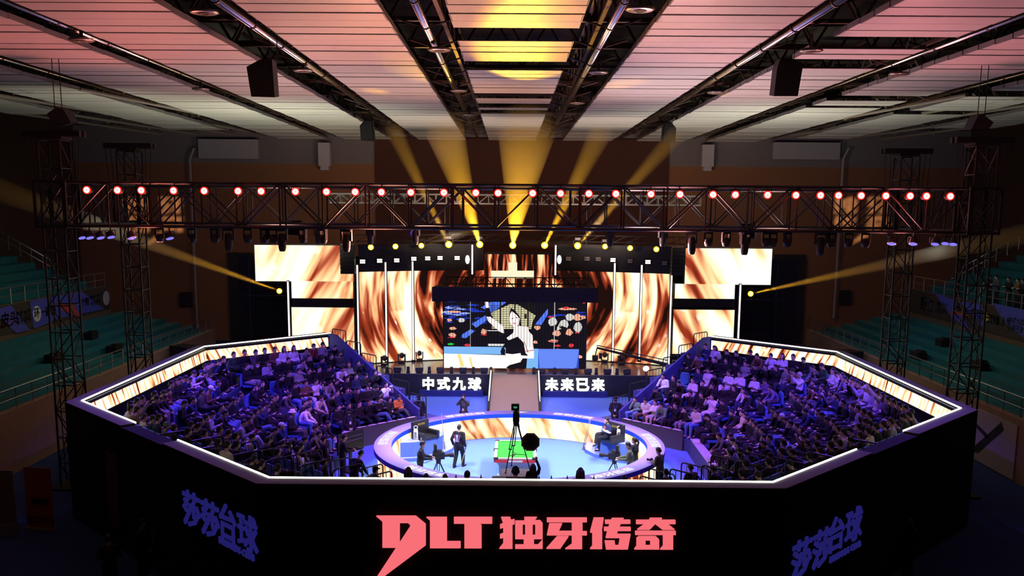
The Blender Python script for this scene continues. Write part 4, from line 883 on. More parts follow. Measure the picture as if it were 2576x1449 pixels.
# ---------------------------------------------------------------- lamps
HOT = emi('hot_red_lamp_face', (1, .80, .74), 5.0); REDR = emi('red_halo_ring', (1, .02, .01), 1.1); DOT = emi('red_lamp_core', (1, .25, .18), 1.4)  # red glow around each lens is put into an emissive ring
def par_proto(name, label, loc, group):
    t = thing(name, label, 'stage lamp', loc, 0, group)
    MB().bar((0, .16, 0), (0, -.05, 0), .125, 16).build('housing', BLACK, t)
    MB().bar((0, -.03, 0), (0, -.058, 0), .138, 20).build('halo_ring', REDR, t)
    MB().bar((0, -.05, 0), (0, -.066, 0), .098, 20).build('lens', HOT, t)
    MB().bar((0, -.06, 0), (0, -.07, 0), .028, 12).build('lens_core', DOT, t)
    MB().path([(-.15, .02, 0), (-.15, .02, .18), (.15, .02, .18), (.15, .02, 0)], .014).bar((0, .02, .18), (0, .1, .28), .02).build('yoke', BLACK, t)
    return t
RX = [220, 297, 357, 438, 515, 600, 658, 744, 822, 894, 960, 1034, 1117, 1197, 1253, 1340, 1410, 1481, 1549, 1637, 1710, 1793, 1849, 1930, 2001, 2063, 2108, 2165, 2227, 2288, 2329, 2389]
proto = None
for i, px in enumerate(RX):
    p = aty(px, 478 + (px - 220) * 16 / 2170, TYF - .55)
    lab = 'red haloed white lamp under the top of the front truss, %s from the left' % ordinal(i + 1)
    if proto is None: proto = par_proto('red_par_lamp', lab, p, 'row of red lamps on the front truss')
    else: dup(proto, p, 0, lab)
BLU = emi('blue_lamp_face', (.20, .17, 1), 1.5)
def blue_proto(label, loc, rz):
    t = thing('blue_wash_lamp', label, 'stage lamp', loc, rz, 'blue wash lamps under the truss')
    d = Vector((0, -.42, -.9)).normalized(); u = d.orthogonal()
    MB().bar(-d * .16, d * .04, .11, 16, .145).build('housing', BLACK, t)
    e1 = Vector((1, 0, 0)); e2 = d.cross(e1); l = MB()
    for rad, n in ((0, 1), (.055, 6), (.105, 12)):
        for k in range(n):
            a = 2 * PI * k / n; c = d * .045 + e1 * rad * math.cos(a) + e2 * rad * math.sin(a); l.bar(c, c + d * .012, .022, 8)
    l.build('led_lens', BLU, t)
    MB().path([(-.17, 0, 0), (-.17, 0, .2), (.17, 0, .2), (.17, 0, 0)], .014).bar((0, 0, .2), (0, 0, .34), .025).build('yoke', BLACK, t)
    return t
blues = [(206, 591, 1), (225, 591, 1), (252, 595, 1), (278, 588, 1), (331, 597, 1), (426, 584, 1), (2244, 609, -1), (2298, 611, -1), (2353, 611, -1), (2379, 606, -1), (2399, 605, -1)]
proto = None
for i, (px, py, s) in enumerate(blues):
    p = aty(px, py - 6, TYF - .35 if i not in (3, 9) else TYF + .4); p.z = TZ0 - .36; rz = .9 * s if s > 0 else -.55
    lab = 'blue glowing wash lamp under the %s end of the front truss, %s from the left' % ('left' if s > 0 else 'right', ordinal(i + 1 if s > 0 else i - 5))
    if proto is None: proto = blue_proto(lab, p, rz)
    else: dup(proto, p, rz, lab)
DARKL = mat('lamp_casing', (.022, .017, .018), .4, spec=.5); LENS = mat('dark_lens', (.10, .05, .05), .1, spec=.8)
def hang_head(big, label, loc, rz):
    t = thing('moving_head_lamp', label, 'stage lamp', loc, rz, 'dark moving heads under the front truss')
    s = 1.0 if big else .72
    MB().box((0, 0, .30), (.36 * s, .24 * s, .14 * s)).box((-.1, 0, .38), (.06, .05, .08)).box((.1, 0, .38), (.06, .05, .08)).build('base_box', DARKL, t)
    y = MB(); k = .17 * s; h = -.18 * s
    for a in (-k, k): y.box((a, 0, .26 + h / 2 - .06), (.05, .12, .30 * s + .1))
    y.build('yoke', DARKL, t)
    M = Matrix.Translation((0, 0, 0))
    b = MB(); 
    if big: b.lathe([(.08, .16), (.125, .1), (.14, -.12), (.125, -.34), (.10, -.44), (.085, -.45)], n=14)
    else: b.lathe([(.07, .12), (.13, .06), (.14, -.06), (.11, -.16), (.09, -.17)], n=14)
    b.build('lamp_head', DARKL, t, smooth=False); MB().lathe([(.08, -.445 if big else -.165), (.08, -.46 if big else -.18)], n=14).build('lens', LENS, t)
    return t
heads = [(401, 590, 0), (484, 580, 0), (540, 580, 0), (574, 600, 1), (623, 588, 0), (664, 588, 0), (687, 590, 0), (709, 602, 1), (762, 588, 0), (801, 594, 1), (813, 586, 0), (871, 604, 1), (932, 594, 1), (1045, 594, 1), (1535, 597, 1), (1668, 598, 1), (1742, 610, 1), (1783, 600, 0), (1827, 597, 0), (1875, 612, 1), (1928, 597, 0), (1945, 598, 0), (1982, 596, 0), (2066, 612, 1), (2093, 592, 0), (2136, 592, 0), (2179, 591, 0)]
pr = {}
for i, (px, py, b) in enumerate(heads):
    yy = TYF - .25 if px not in (801, 932, 1045, 1535, 1668) else TYB - .2
    p = aty(px, 581 if yy < 0 else 571, yy); p.z = TZ0 - .36
    lab = 'dark %s moving head lamp hanging under the truss, %s from the left' % ('long' if b else 'short', ordinal(i + 1))
    if b not in pr: pr[b] = hang_head(b, lab, p, .2)
    else: dup(pr[b], p, random.uniform(-.6, .6), lab)
# yellow beam lamps over the stage, and their beams in the haze -------------------
YEL = emi('yellow_beam_face', (1, .80, .12), 6.0); YHALO = emi('yellow_halo_rim', (1, .55, .01), 2.2)  # emissive rim stands in for the glow spreading round the lens
BEAMC = (1, .47, .02)
hz = bpy.data.materials.new('stage_haze'); hz.use_nodes = True; nt_ = hz.node_tree; nt_.nodes.clear()
vsn = nt_.nodes.new('ShaderNodeVolumeScatter'); vsn.inputs['Color'].default_value = (1, 1, 1, 1); vsn.inputs['Density'].default_value = .09; vsn.inputs['Anisotropy'].default_value = .2
on = nt_.nodes.new('ShaderNodeOutputMaterial'); nt_.links.new(vsn.outputs[0], on.inputs['Volume'])
def beam(loc, to, deg, watts, label, r0=.1, stop=None):
    d = Vector(to) - Vector(loc); L = d.length if stop is None else stop; d.normalize()
    r1 = r0 + L * math.tan(math.radians(deg / 2)); a = d.orthogonal().normalized(); b = d.cross(a)
    m = MB(); s = Vector(loc) + d * .12; m.bar(s, s + d * L, r0, 24, r1)
    o = m.build('haze_beam', hz); tag(o, label, 'light beam', 'haze beams over the stage', 'stuff')
    # the lamp's focal point lies behind its lens
    back = r0 / math.tan(math.radians(deg / 2)) if deg > 0 else 0
    spot('beam_light', Vector(loc) + d * .10, to, BEAMC, watts, deg * 1.6, .9, r0 * .5)
beams = [((933, 622), None), ((995, 620), None), ((1060, 618), None), ((1129, 615), None), ((1207, 615), None), ((1290, 617), None), ((1370, 617), None), ((1453, 618), None), ((1522, 620), None), ((1585, 624), None), ((1651, 627), None), ((703, 732), None), ((1888, 739), None)]
aims = {3: (990, 325, 30, 3.2, 1.0), 4: (1118, 325, 20, 5.4, 1.7), 5: (1325, 325, 16, 7.0, 2.0), 6: (1515, 325, 22, 3.6, 1.2), 7: (1700, 340, 30, 3.4, 1.15), 1: (1180, 580, 14.5, 2.6, .22), 2: (1185, 583, 14.5, 2.4, .2), 9: (1290, 607, 15.5, 2.0, .16), 10: (1290, 612, 15.5, 2.0, .22), 8: (1330, 612, 15.5, 2, .14), 0: (1110, 628, 15.5, 2, .08), 11: (-30, 468, 2, 2.6, 1.0), 12: (2640, 575, 2, 2.4, 1.0)}
pr0 = None
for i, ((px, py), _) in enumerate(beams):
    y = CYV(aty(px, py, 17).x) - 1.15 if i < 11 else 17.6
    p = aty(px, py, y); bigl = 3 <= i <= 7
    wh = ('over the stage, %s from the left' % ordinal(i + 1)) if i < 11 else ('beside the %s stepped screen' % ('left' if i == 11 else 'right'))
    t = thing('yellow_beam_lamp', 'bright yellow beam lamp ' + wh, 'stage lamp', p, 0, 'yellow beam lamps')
    r = .15 if bigl else .12
    MB().bar((0, .3, 0), (0, -.02, 0), r * 1.15, 16).build('lamp_head', DARKL, t); MB().bar((0, 0, 0), (0, -.05, 0), r * 1.3, 20).build('halo_rim', YHALO, t); MB().bar((0, -.04, 0), (0, -.065, 0), r * .95, 20).build('lens', YEL, t)
    MB().path([(-r * 1.5, .1, 0), (-r * 1.5, .1, r * 2), (r * 1.5, .1, r * 2), (r * 1.5, .1, 0)], .02).box((0, .1, r * 2 + .08), (.3, .25, .14)).build('yoke', DARKL, t)
    if i in aims:
        ax, ay, yy, dg, pw = aims[i]
        yend = {3: 8, 4: 4, 5: 2, 6: 6, 7: 9}.get(i, yy)
        to = aty(ax, ay, yend)
        beam(p, to, dg, 26000 * pw, 'yellow light beam in the haze from the beam lamp ' + wh, .12 if bigl else .09)
# strobe blocks under the header, floor lamps on the stage edge
STW = emi('strobe_white', (1, .88, .82), 2.6); STD = mat('strobe_glass_off', (.35, .3, .3), .3)
stro = [(912, 658, 1), (955, 656, 1), (998, 655, 1), (1041, 651, 1), (1076, 650, 1), (1107, 649, 1), (1150, 649, 1), (1430, 651, 0), (1477, 651, 0), (1505, 652, 0), (1542, 654, 1), (1585, 657, 0), (1630, 659, 1), (1672, 662, 0)]
for i, (px, py, on_) in enumerate(stro):
    x = aty(px, py, 17.4).x; y = CYV(x) - .3; p = aty(px, py, y)
    t = thing('strobe_lamp', 'white strobe block %s under the dark stage header, %s from the left' % ('lit' if on_ else 'dim', ordinal(i + 1)), 'stage lamp', p, 0, 'strobe blocks over the curved wall')
    MB().box((0, .08, 0), (.34, .14, .26)).build('housing', BLACK, t)
    for dz in (-.06, .06): MB().box((0, 0, dz), (.28, .02, .085)).build('lamp_strip', STW if on_ else STD, t)
for px, nm in ((1176, 'left'), (1407, 'right')):
    p = aty(px, 653, 18.6); t = thing('blinder_lamp', 'glaring oval blinder lamp beside the short tube on the %s of the column' % nm, 'stage lamp', p)
    MB().box((0, .1, 0), (.34, .14, .6)).build('housing', BLACK, t); b = MB().ball((0, 0, 0), (.12, .05, .25), 16, 10); b.build('lens', emi('blinder_face', (1, .9, .9), 4), t, smooth=True)
fl = [(1000, 929, 1), (1055, 930, 1), (1108, 932, 1), (1165, 935, 1), (1218, 935, 1), (974, 930, 0), (1027, 932, 0), (1080, 933, 0), (1136, 934, 0), (1191, 935, 0), (1235, 936, 0), (1343, 936, 0), (1395, 937, 0), (1449, 936, 0), (1500, 936, 0), (1552, 935, 0), (1363, 935, 1), (1421, 935, 1), (1479, 935, 1), (1528, 935, 1), (1577, 934, 1)]
fl.sort(); FP = {}
for i, (px, py, wide) in enumerate(fl):
    p = aty(px, 943, SY + .16); p.z = SZ
    lab = '%s black lamp standing on the stage edge, %s from the left' % ('wide' if wide else 'slim', ordinal(i + 1))
    if wide not in FP:
        t = thing('stage_edge_lamp', lab, 'stage lamp', p, 0, 'black lamps along the stage edge'); FP[wide] = t
        if wide:
            MB().box((0, 0, .05), (.34, .2, .1)).build('base', BLACK, t); MB().box((0, 0, .2), (.42, .2, .22)).build('lamp_head', DARKL, t, bevel=.02); MB().box((0, -.02, .315), (.36, .1, .012)).build('lens', LENS, t)
        else:
            MB().box((0, 0, .05), (.18, .2, .1)).build('base', BLACK, t); MB().box((0, 0, .22), (.16, .16, .26)).build('lamp_head', DARKL, t, bevel=.02); MB().box((0, 0, .355), (.1, .1, .012)).build('lens', LENS, t)
    else: dup(FP[wide], p, 0, lab)
for i, (px, py) in enumerate(((968, 921), (1011, 914), (1055, 908), (1521, 912), (1563, 918))):
    p = atz(px, py, SZ); t = thing('floor_moving_head', 'black moving head lamp standing on the stage floor, %s from the left' % ordinal(i + 1), 'stage lamp', p, random.uniform(-.4, .4), 'moving heads on the stage floor')
    MB().box((0, 0, .08), (.36, .3, .16)).build('base_box', DARKL, t, bevel=.02)
    m = MB()
    for a in (-.19, .19): m.box((a, 0, .34), (.06, .14, .42))
    m.build('yoke', DARKL, t); MB().ball((0, 0, .46), (.15, .17, .17), 14, 10).build('lamp_head', DARKL, t, smooth=True); MB().bar((0, -.14, .46), (0, -.18, .46), .09, 14).build('lens', LENS, t)
# camera jib on the right of the stage and the glaring lamp beside it
J = thing('camera_jib', 'long black camera crane arm reaching over the right side of the stage', 'camera crane', (0, 0, 0))
a = aty(1502, 875, 15.6); b = aty(1680, 918, 14.2)
d = (b - a).normalized(); m = MB(); m.bar(a, b, .055, 8, .1); m.bar(a + Vector((0, 0, .14)), b + Vector((0, 0, .24)), .025, 6)
for k in range(8): p = a.lerp(b, k / 8); m.bar(p, p + Vector((0, 0, .14 + .012 * k)), .015)
m.build('arm_lattice', BLACK, J)
m = MB(); m.bar(a, a + Vector((-.1, 0, -.5)), .03); m.box(a + Vector((-.1, -.05, -.55)), (.3, .34, .25)); m.bar(a + Vector((-.1, -.2, -.55)), a + Vector((-.1, -.45, -.58)), .07, 10); m.box(a + Vector((.2, 0, -.45)), (.16, .2, .3)); m.build('camera_head', CAMB, J)
m = MB(); m.bar(b, (b.x + .2, b.y - .2, 0), .07, 8); m.bar((b.x + .2, b.y - .2, .9), (b.x + .8, b.y, 0), .03).bar((b.x + .2, b.y - .2, .9), (b.x - .3, b.y - .5, 0), .03); m.box(b + Vector((.5, 0, .1)), (.5, .3, .3)); m.build('pedestal', BLACK, J)
cb = MB(); cb.path([a + Vector((-.1 + .22 * math.sin(t_ * .6), 0, -.65 - .12 * t_ + .012 * t_ * t_)) for t_ in range(7)], .012); cb.build('cable', RUBBER, J)
p = aty(1625, 927, 14.0); t = thing('flare_lamp', 'glaring white lamp at the right end of the stage edge', 'stage lamp', p)
MB().bar((0, .2, 0), (0, 0, 0), .15, 16).build('housing', BLACK, t); MB().ball((0, -.04, 0), (.16, .06, .14), 18, 10).build('lens', emi('flare_face', (.95, .95, 1), 14), t, smooth=True); MB().bar((0, .1, -.14), (0, .1, SZ - p.z if p.z > SZ else -.3), .03).build('stand', BLACK, t)
spot('flare_light', p + Vector((0, -.15, 0)), (3, 0, 2.0), (.92, .9, 1), 900, 70, .6, .1)
# ================================================================ people
SKIN = [mat('skin_%d' % i, c, .6, spec=.3) for i, c in enumerate(((.62, .40, .29), (.55, .34, .24), (.68, .46, .35)))]
FEAT = mat('dark_features', (.05, .025, .02), .6)
HAIRM = [mat('black_hair', (.012, .010, .010), .5, spec=.4), mat('dark_brown_hair', (.035, .018, .012), .5, spec=.4)]
COLS = {'k': ('black', (.014, .013, .015)), 'n': ('navy', (.02, .03, .09)), 'g': ('grey', (.26, .25, .27)), 'G': ('dark grey', (.07, .068, .072)), 'w': ('white', (.80, .78, .78)), 'c': ('cream', (.60, .54, .45)), 'b': ('brown', (.14, .075, .045)), 'r': ('dark red', (.16, .025, .03)),
        'o': ('orange', (.55, .14, .03)), 'v': ('olive green', (.10, .11, .06)), 'l': ('lilac grey', (.40, .35, .46)), 'e': ('green', (.16, .27, .18)), 'y': ('yellow-white', (.75, .72, .5)), 'j': ('blue denim', (.12, .2, .42)), 'm': ('dark green', (.03, .06, .04)), 'p': ('purple grey', (.16, .12, .22))}
def cloth(c): return mat('cloth_' + COLS[c][0].replace(' ', '_'), COLS[c][1], .85)
def remesh(mb, vox, smooth=2):
    me = mb.mesh('tmp', [FEAT]); o = bpy.data.objects.new('tmp', me); COL.objects.link(o)
    r = o.modifiers.new('r', 'REMESH'); r.mode = 'VOXEL'; r.voxel_size = vox; r.use_smooth_shade = True
    if smooth: s = o.modifiers.new('s', 'SMOOTH'); s.factor = .5; s.iterations = smooth
    dg = bpy.context.evaluated_depsgraph_get(); out = bpy.data.meshes.new_from_object(o.evaluated_get(dg)); bpy.data.objects.remove(o); bpy.data.meshes.remove(me); out.materials.clear(); return out
def limb(mb, pts, radii, n=10, flat=None):
    """closed tapered tube through the joints with rounded ends; flat=(axis, k) widens it along an axis"""
    P = [Vector(p) for p in pts]
    for a, b, ra, rb in zip(P, P[1:], radii, radii[1:]):
        d = b - a; L = d.length
        if L < 1e-5: continue
        d.normalize(); u = d.orthogonal().normalized(); v = d.cross(u); base = len(mb.v)
        rings = [(-ra * .95, .3 * ra), (-ra * .6, .8 * ra), (0, ra), (L, rb), (L + rb * .6, .8 * rb), (L + rb * .95, .3 * rb)]
        for (h, r) in rings:
            for i in range(n):
                t = 2 * PI * i / n; q = (u * math.cos(t) + v * math.sin(t)) * r
                if flat: q += Vector(flat[0]) * q.dot(Vector(flat[0])) * (flat[1] - 1)
                mb.v.append(tuple(a + d * h + q))
        for g in range(len(rings) - 1):
            for i in range(n): j = (i + 1) % n; mb.face((base + g * n + i, base + g * n + j, base + (g + 1) * n + j, base + (g + 1) * n + i))
        mb.face(tuple(base + i for i in reversed(range(n)))); e = base + (len(rings) - 1) * n; mb.face(tuple(e + i for i in range(n)))
def hand(mb, wrist, direc, palm_n, side, curl=.5, s=1.0):
    """palm, four bent fingers of unequal length and a thumb leaving the side of the palm"""
    w_ = Vector(wrist); d = Vector(direc).normalized(); nrm = Vector(palm_n); nrm = (nrm - d * nrm.dot(d)).normalized(); x = d.cross(nrm) * side
    limb(mb, [w_, w_ + d * .045 * s, w_ + d * .085 * s], [.024 * s, .030 * s, .028 * s], 10, (tuple(nrm), .55))
    for k, (off, ln) in enumerate(((-.028, .062), (-.009, .074), (.010, .070), (.028, .054))):
        b = w_ + d * .085 * s + x * off * s; a1 = curl * .8; a2 = curl * 1.7
        m_ = b + (d * math.cos(a1) + nrm * math.sin(a1)) * ln * .55 * s; e = m_ + (d * math.cos(a2) + nrm * math.sin(a2)) * ln * .5 * s
        limb(mb, [b, m_, e], [.0095 * s, .009 * s, .0078 * s], 8)
    b = w_ + d * .03 * s - x * .026 * s; m_ = b + (d * .7 - x * .6 + nrm * .3).normalized() * .04 * s; e = m_ + (d * .85 - x * .1 + nrm * .4).normalized() * .032 * s
    limb(mb, [b, m_, e], [.012 * s, .0105 * s, .009 * s], 8)
def head_frame(c, tilt=0, turn=0): return Matrix.Translation(Vector(c)) @ Matrix.Rotation(turn, 4, 'Z') @ Matrix.Rotation(-tilt, 4, 'X')
def head(mb, M):
    n, m = 20, 16; k = len(mb.v)
    for a in range(m + 1):
        t = PI * a / m
        for i in range(n):
            u = 2 * PI * i / n; x, y, z = math.sin(t) * math.cos(u), math.sin(t) * math.sin(u), math.cos(t)
            X, Y, Z = x * .077, y * .096, z * .116
            if z < 0: X *= 1 - .30 * (-z) ** 1.3; Y = Y * (1 - .18 * (-z)) + .012 * (-z)
            if y > .3 and -.15 < z < .35: Y -= .010 * math.exp(-((abs(x) - .42) / .18) ** 2 - ((z - .10) / .12) ** 2)
            mb.v.append(tuple(M @ Vector((X, Y, Z))))
    for a in range(m):
        for i in range(n): j = (i + 1) % n; mb.face((k + a * n + i, k + (a + 1) * n + i, k + (a + 1) * n + j, k + a * n + j))
    P = lambda *p: M @ Vector(p)
    limb(mb, [P(0, .088, .022), P(0, .104, -.018)], [.010, .016], 8)          # nose
    limb(mb, [P(-.018, .086, -.052), P(.018, .086, -.052)], [.010, .010], 8)    # lips
    limb(mb, [P(-.012, .072, -.095), P(.012, .072, -.095)], [.018, .018], 8)    # chin
    for s in (-1, 1): limb(mb, [P(s * .077, -.002, .02), P(s * .076, .0, -.03)], [.016, .010], 8)
def paint_face(me, M):
    Mi = M.inverted()
    for p in me.polygons:
        c = Mi @ p.center
        if c.y > .05 and (abs(abs(c.x) - .032) < .013 and abs(c.z - .016) < .0055 or abs(abs(c.x) - .034) < .018 and abs(c.z - .040) < .005 or abs(c.x) < .022 and abs(c.z + .053) < .0045): p.material_index = 1
def hair_mesh(M, kind, rm):
    mb = MB(); n, m = 22, 16; k = 0
    if kind in ('short', 'long', 'buzz'):
        g = {'short': 1.0, 'long': 1.06, 'buzz': .35}[kind]; rr = random.Random(5)
        for a in range(m + 1):
            t = PI * a / m
            for i in range(n):
                u = 2 * PI * i / n; x, y, z = math.sin(t) * math.cos(u), math.sin(t) * math.sin(u), math.cos(t)
                face_ = (y > .10 and z < .66 - .55 * x * x) or (y > -.15 and z < .10) or (y > -.45 and z < -.12) or z < -.5
                if kind == 'long': face_ = (y > .22 and z < .68) or z < -.9
                s = .80 if face_ else 1 + g * (.16 + rr.uniform(-.03, .05) + .05 * max(0, z))
                mb.v.append(tuple(M @ Vector((x * .078 * s, y * .097 * s, z * .117 * s + .004))))
        for a in range(m):
            for i in range(n): j = (i + 1) % n; mb.face((a * n + i, (a + 1) * n + i, (a + 1) * n + j, a * n + j))
        if kind == 'long':
            P = lambda *p: M @ Vector(p)
            for s in (-1, 1): limb(mb, [P(s * .075, -.02, .04), P(s * .085, -.02, -.10), P(s * .085, .0, -.24)], [.034, .04, .024], 10)
            limb(mb, [P(0, -.085, .0), P(0, -.10, -.14), P(0, -.10, -.27)], [.07, .07, .035], 10)
            return remesh(mb, .013, 1)
        return mb.mesh('hair', rm, True)
def cap_mesh(M, kind, rm):
    mb = MB(); P = lambda *p: M @ Vector(p); R = M.to_3x3()
    if kind == 'hat':
        mb.lathe([(.15, .045), (.155, .055), (.098, .062), (.094, .12), (.075, .155), (.02, .15)], n=22, M=M)
    else:
        prof = [(.094, .02), (.100, .04), (.098, .08), (.083, .118), (.05, .138), (.01, .144)] if kind == 'cap' else [(.09, .0), (.098, .03), (.097, .08), (.082, .122), (.05, .146), (.01, .155)]
        k = len(mb.v); mb.lathe([(r, z) for r, z in prof], n=20, M=M @ Matrix.Diagonal((.88, 1.08, 1, 1)))
        if kind == 'cap': mb.prism([(-.07, .08), (.07, .08), (.062, .155), (.03, .178), (-.03, .178), (-.062, .155)], .035, .048); vv = mb.v; 
        if kind == 'cap':
            for i in range(len(vv) - 12, len(vv)): vv[i] = tuple(P(*vv[i]))
    return mb.mesh('hat', rm, True)
def mask_mesh(M, m):
    mb = MB(); P = lambda *p: M @ Vector(p)
    limb(mb, [P(-.045, .07, -.045), P(0, .092, -.04), P(.045, .07, -.045)], [.034, .036, .034], 10); return mb.mesh('face_mask', m, True)
# joints: x right, y forward, z up, origin on the floor below the hips
SEAT = {'head': ((0, .02, 1.17), 0, 0), 'neck': (0, -.03, 1.03), 'chest': (0, -.05, .86), 'hip': (0, 0, .54), 'sh': (.185, -.04, .955)}
def pose(nm):
    H = dict(SEAT); arms = {'lap': (((.25, -.03, .70), (.11, .20, .62), (-.35, .8, -.1), .5)), 'cross': (((.25, .03, .74), (-.06, .20, .80), (-1, .1, .1), .4)), 'photo': (((.24, .16, .84), (.07, .30, 1.08), (-.15, .15, 1), .9)),
            'phone': (((.24, .0, .70), (.07, .26, .80), (-.25, .6, .5), .8)), 'chin': (((.20, .20, .70), (.05, .16, 1.0), (-.2, -.2, 1), 1.0)), 'lean': (((.24, .30, .64), (.09, .50, .56), (-.3, .7, -.4), .6)), 'up': (((.28, .12, 1.12), (.12, .30, 1.38), (-.2, .3, 1), .8))}
    if nm == 'lean': H.update(head=((0, .30, 1.07), .25, 0), neck=(0, .20, .97), chest=(0, .10, .80), sh=(.185, .18, .90))
    elif nm == 'phone': H['head'] = ((0, .05, 1.15), .45, 0)
    elif nm == 'chin': H.update(head=((0, .08, 1.14), .12, 0), neck=(0, .02, 1.01), chest=(0, -.01, .85), sh=(.185, .0, .94))
    return H, arms[nm]
def seated(nm, legs='normal'):
    H, (el, wr, hd, curl) = pose(nm)
    (hc, tilt, turn) = H['head']; HM = head_frame(hc, tilt, turn)
    body = MB(); jac = MB(); tro = MB(); sho = MB()
    head(body, HM); limb(body, [H['neck'], Vector(hc) + Vector((0, -.01, -.06))], [.056, .052])
    X = ((1, 0, 0), 1.38)
    hip, ch, nk = Vector(H['hip']), Vector(H['chest']), Vector(H['neck'])
    md = hip.lerp(ch, .5) + Vector((0, -.03, 0))
    limb(body, [hip, md, ch, nk - Vector((0, 0, .06))], [.11, .10, .115, .07], 12, X)
    limb(jac, [hip + Vector((0, .01, .03)), md, ch, nk - Vector((0, 0, .075))], [.135, .125, .138, .088], 14, X)
    for s in (-1, 1):
        sh = Vector((H['sh'][0] * s, *H['sh'][1:])); e = Vector((el[0] * s, *el[1:])); w_ = Vector((wr[0] * s, *wr[1:])); c2, hd2 = curl, hd
        if nm == 'chin' and s < 0: e, w_, hd2, c2 = Vector((-.25, .0, .70)), Vector((-.02, .22, .66)), (.5, .7, -.1), .5
        if nm == 'cross': w_ += Vector((0, .045 * s, .03 * s)); 
        if nm == 'phone' and s < 0: e, w_, hd2 = Vector((-.25, -.03, .70)), Vector((-.10, .20, .64)), (.35, .8, 0)
        limb(body, [sh, e, w_], [.052, .040, .028]); hdv = Vector((hd2[0] * (s if not (s < 0 and nm in ('chin', 'phone')) else 1), hd2[1], hd2[2]))
        hand(body, w_, hdv, Vector((-s * .3, .2, -.9)) if hd2[2] < .5 else Vector((-s * .6, .6, -.2)), s, c2)
        limb(jac, [Vector((.09 * s, sh.y, sh.z - .005)), sh + Vector((.0, 0, -.01)), e, w_.lerp(e, .06)], [.085, .074, .060, .046])
        kx = .12 if legs == 'normal' else .12
        kn = Vector((kx * s, .44, .53)); an = Vector((.12 * s, .46, .10)); toe = Vector((.13 * s, .62, .045))
        if legs == 'cross' and s > 0: kn = Vector((.02, .46, .64)); an = Vector((-.12, .62, .33)); toe = Vector((-.16, .74, .26))
        if legs == 'wide': kn = Vector((.22 * s, .42, .52)); an = Vector((.16 * s, .40, .10)); toe = Vector((.20 * s, .55, .045))
        hj = Vector((.09 * s, .02, .53))
        limb(body, [hj, kn, an], [.08, .056, .038]); limb(tro, [hj, kn, an.lerp(kn, .06)], [.108, .080, .062])
        limb(body, [an, toe], [.036, .03]); limb(sho, [an + Vector((0, -.03, -.055 if legs != 'cross' or s < 0 else -.02)), toe], [.046, .040])
    limb(tro, [hip + Vector((-.06, 0, 0)), hip + Vector((.06, 0, 0))], [.125, .125])
    return finish(body, jac, tro, sho, HM)
def finish(body, jac, tro, sho, HM, vox=.0115):
    b = remesh(body, vox, 1); b.materials.append(SKIN[0]); b.materials.append(FEAT); paint_face(b, HM); b.name = 'body'
    j = remesh(jac, .019, 2); j.materials.append(cloth('k')); j.name = 'jacket'
    t = remesh(tro, .019, 2); t.materials.append(cloth('k')); t.name = 'trousers'
    s = remesh(sho, .016, 1); s.materials.append(RUBBER); s.name = 'shoes'
    return {'body': b, 'jacket': j, 'trousers': t, 'shoes': s, 'HM': HM, 'hairs': {}}
def headwear(P, kind):
    if kind not in P['hairs']:
        M = P['HM']
        if kind in ('short', 'long', 'buzz'): me = hair_mesh(M, kind, [HAIRM[0]])
        elif kind == 'maskk': me = mask_mesh(M, mat('black_mask', (.015, .015, .016), .8))
        elif kind == 'maskw': me = mask_mesh(M, mat('white_mask', (.75, .75, .78), .8))
        else: me = cap_mesh(M, kind, [cloth('k')])
        if not me.materials: me.materials.append(HAIRM[0])
        P['hairs'][kind] = me
    return P['hairs'][kind]
def setm(o, m): o.material_slots[0].link = 'OBJECT'; o.material_slots[0].material = m
HAT = {'C': ('cap', 'n', 'dark cap'), 'W': ('cap', 'w', 'white cap'), 'K': ('cap', 'k', 'black cap'), 'H': ('hat', 'w', 'white brimmed hat'), 'N': ('beanie', 'e', 'green-grey beanie')}
def make_person(P, loc, rz, top, pants, hair, label, group, scale=1.0, skin=0, shoe=None, topname='jacket'):
    t = thing('person', label, 'person', loc, rz, group)
    if scale != 1: t.scale = (scale,) * 3
    o = ob = put('body', P['body'], t); setm(o, SKIN[skin])
    o = put(topname, P['jacket'], t); setm(o, cloth(top))
    o = put('trousers', P['trousers'], t); setm(o, cloth(pants))
    o = put('shoes', P['shoes'], t)
    if shoe: setm(o, cloth(shoe))
    for h in hair:
        if h in HAT: k, c, _ = HAT[h]; o = put('hat', headwear(P, k), ob); setm(o, cloth(c)); o2 = put('hair', headwear(P, 'buzz'), ob); setm(o2, HAIRM[0])
        elif h == 'M': put('face_mask', headwear(P, 'maskk'), ob)
        elif h == 'm': put('face_mask', headwear(P, 'maskw'), ob)
        elif h in 'sLBbg':
            o = put('hair', headwear(P, {'s': 'short', 'L': 'long', 'B': 'buzz', 'b': 'short', 'g': 'short'}[h]), ob)
            setm(o, HAIRM[1] if h in 'Lb' else (mat('bleached_hair', (.6, .58, .56), .5) if h == 'g' else HAIRM[0]))
    return t
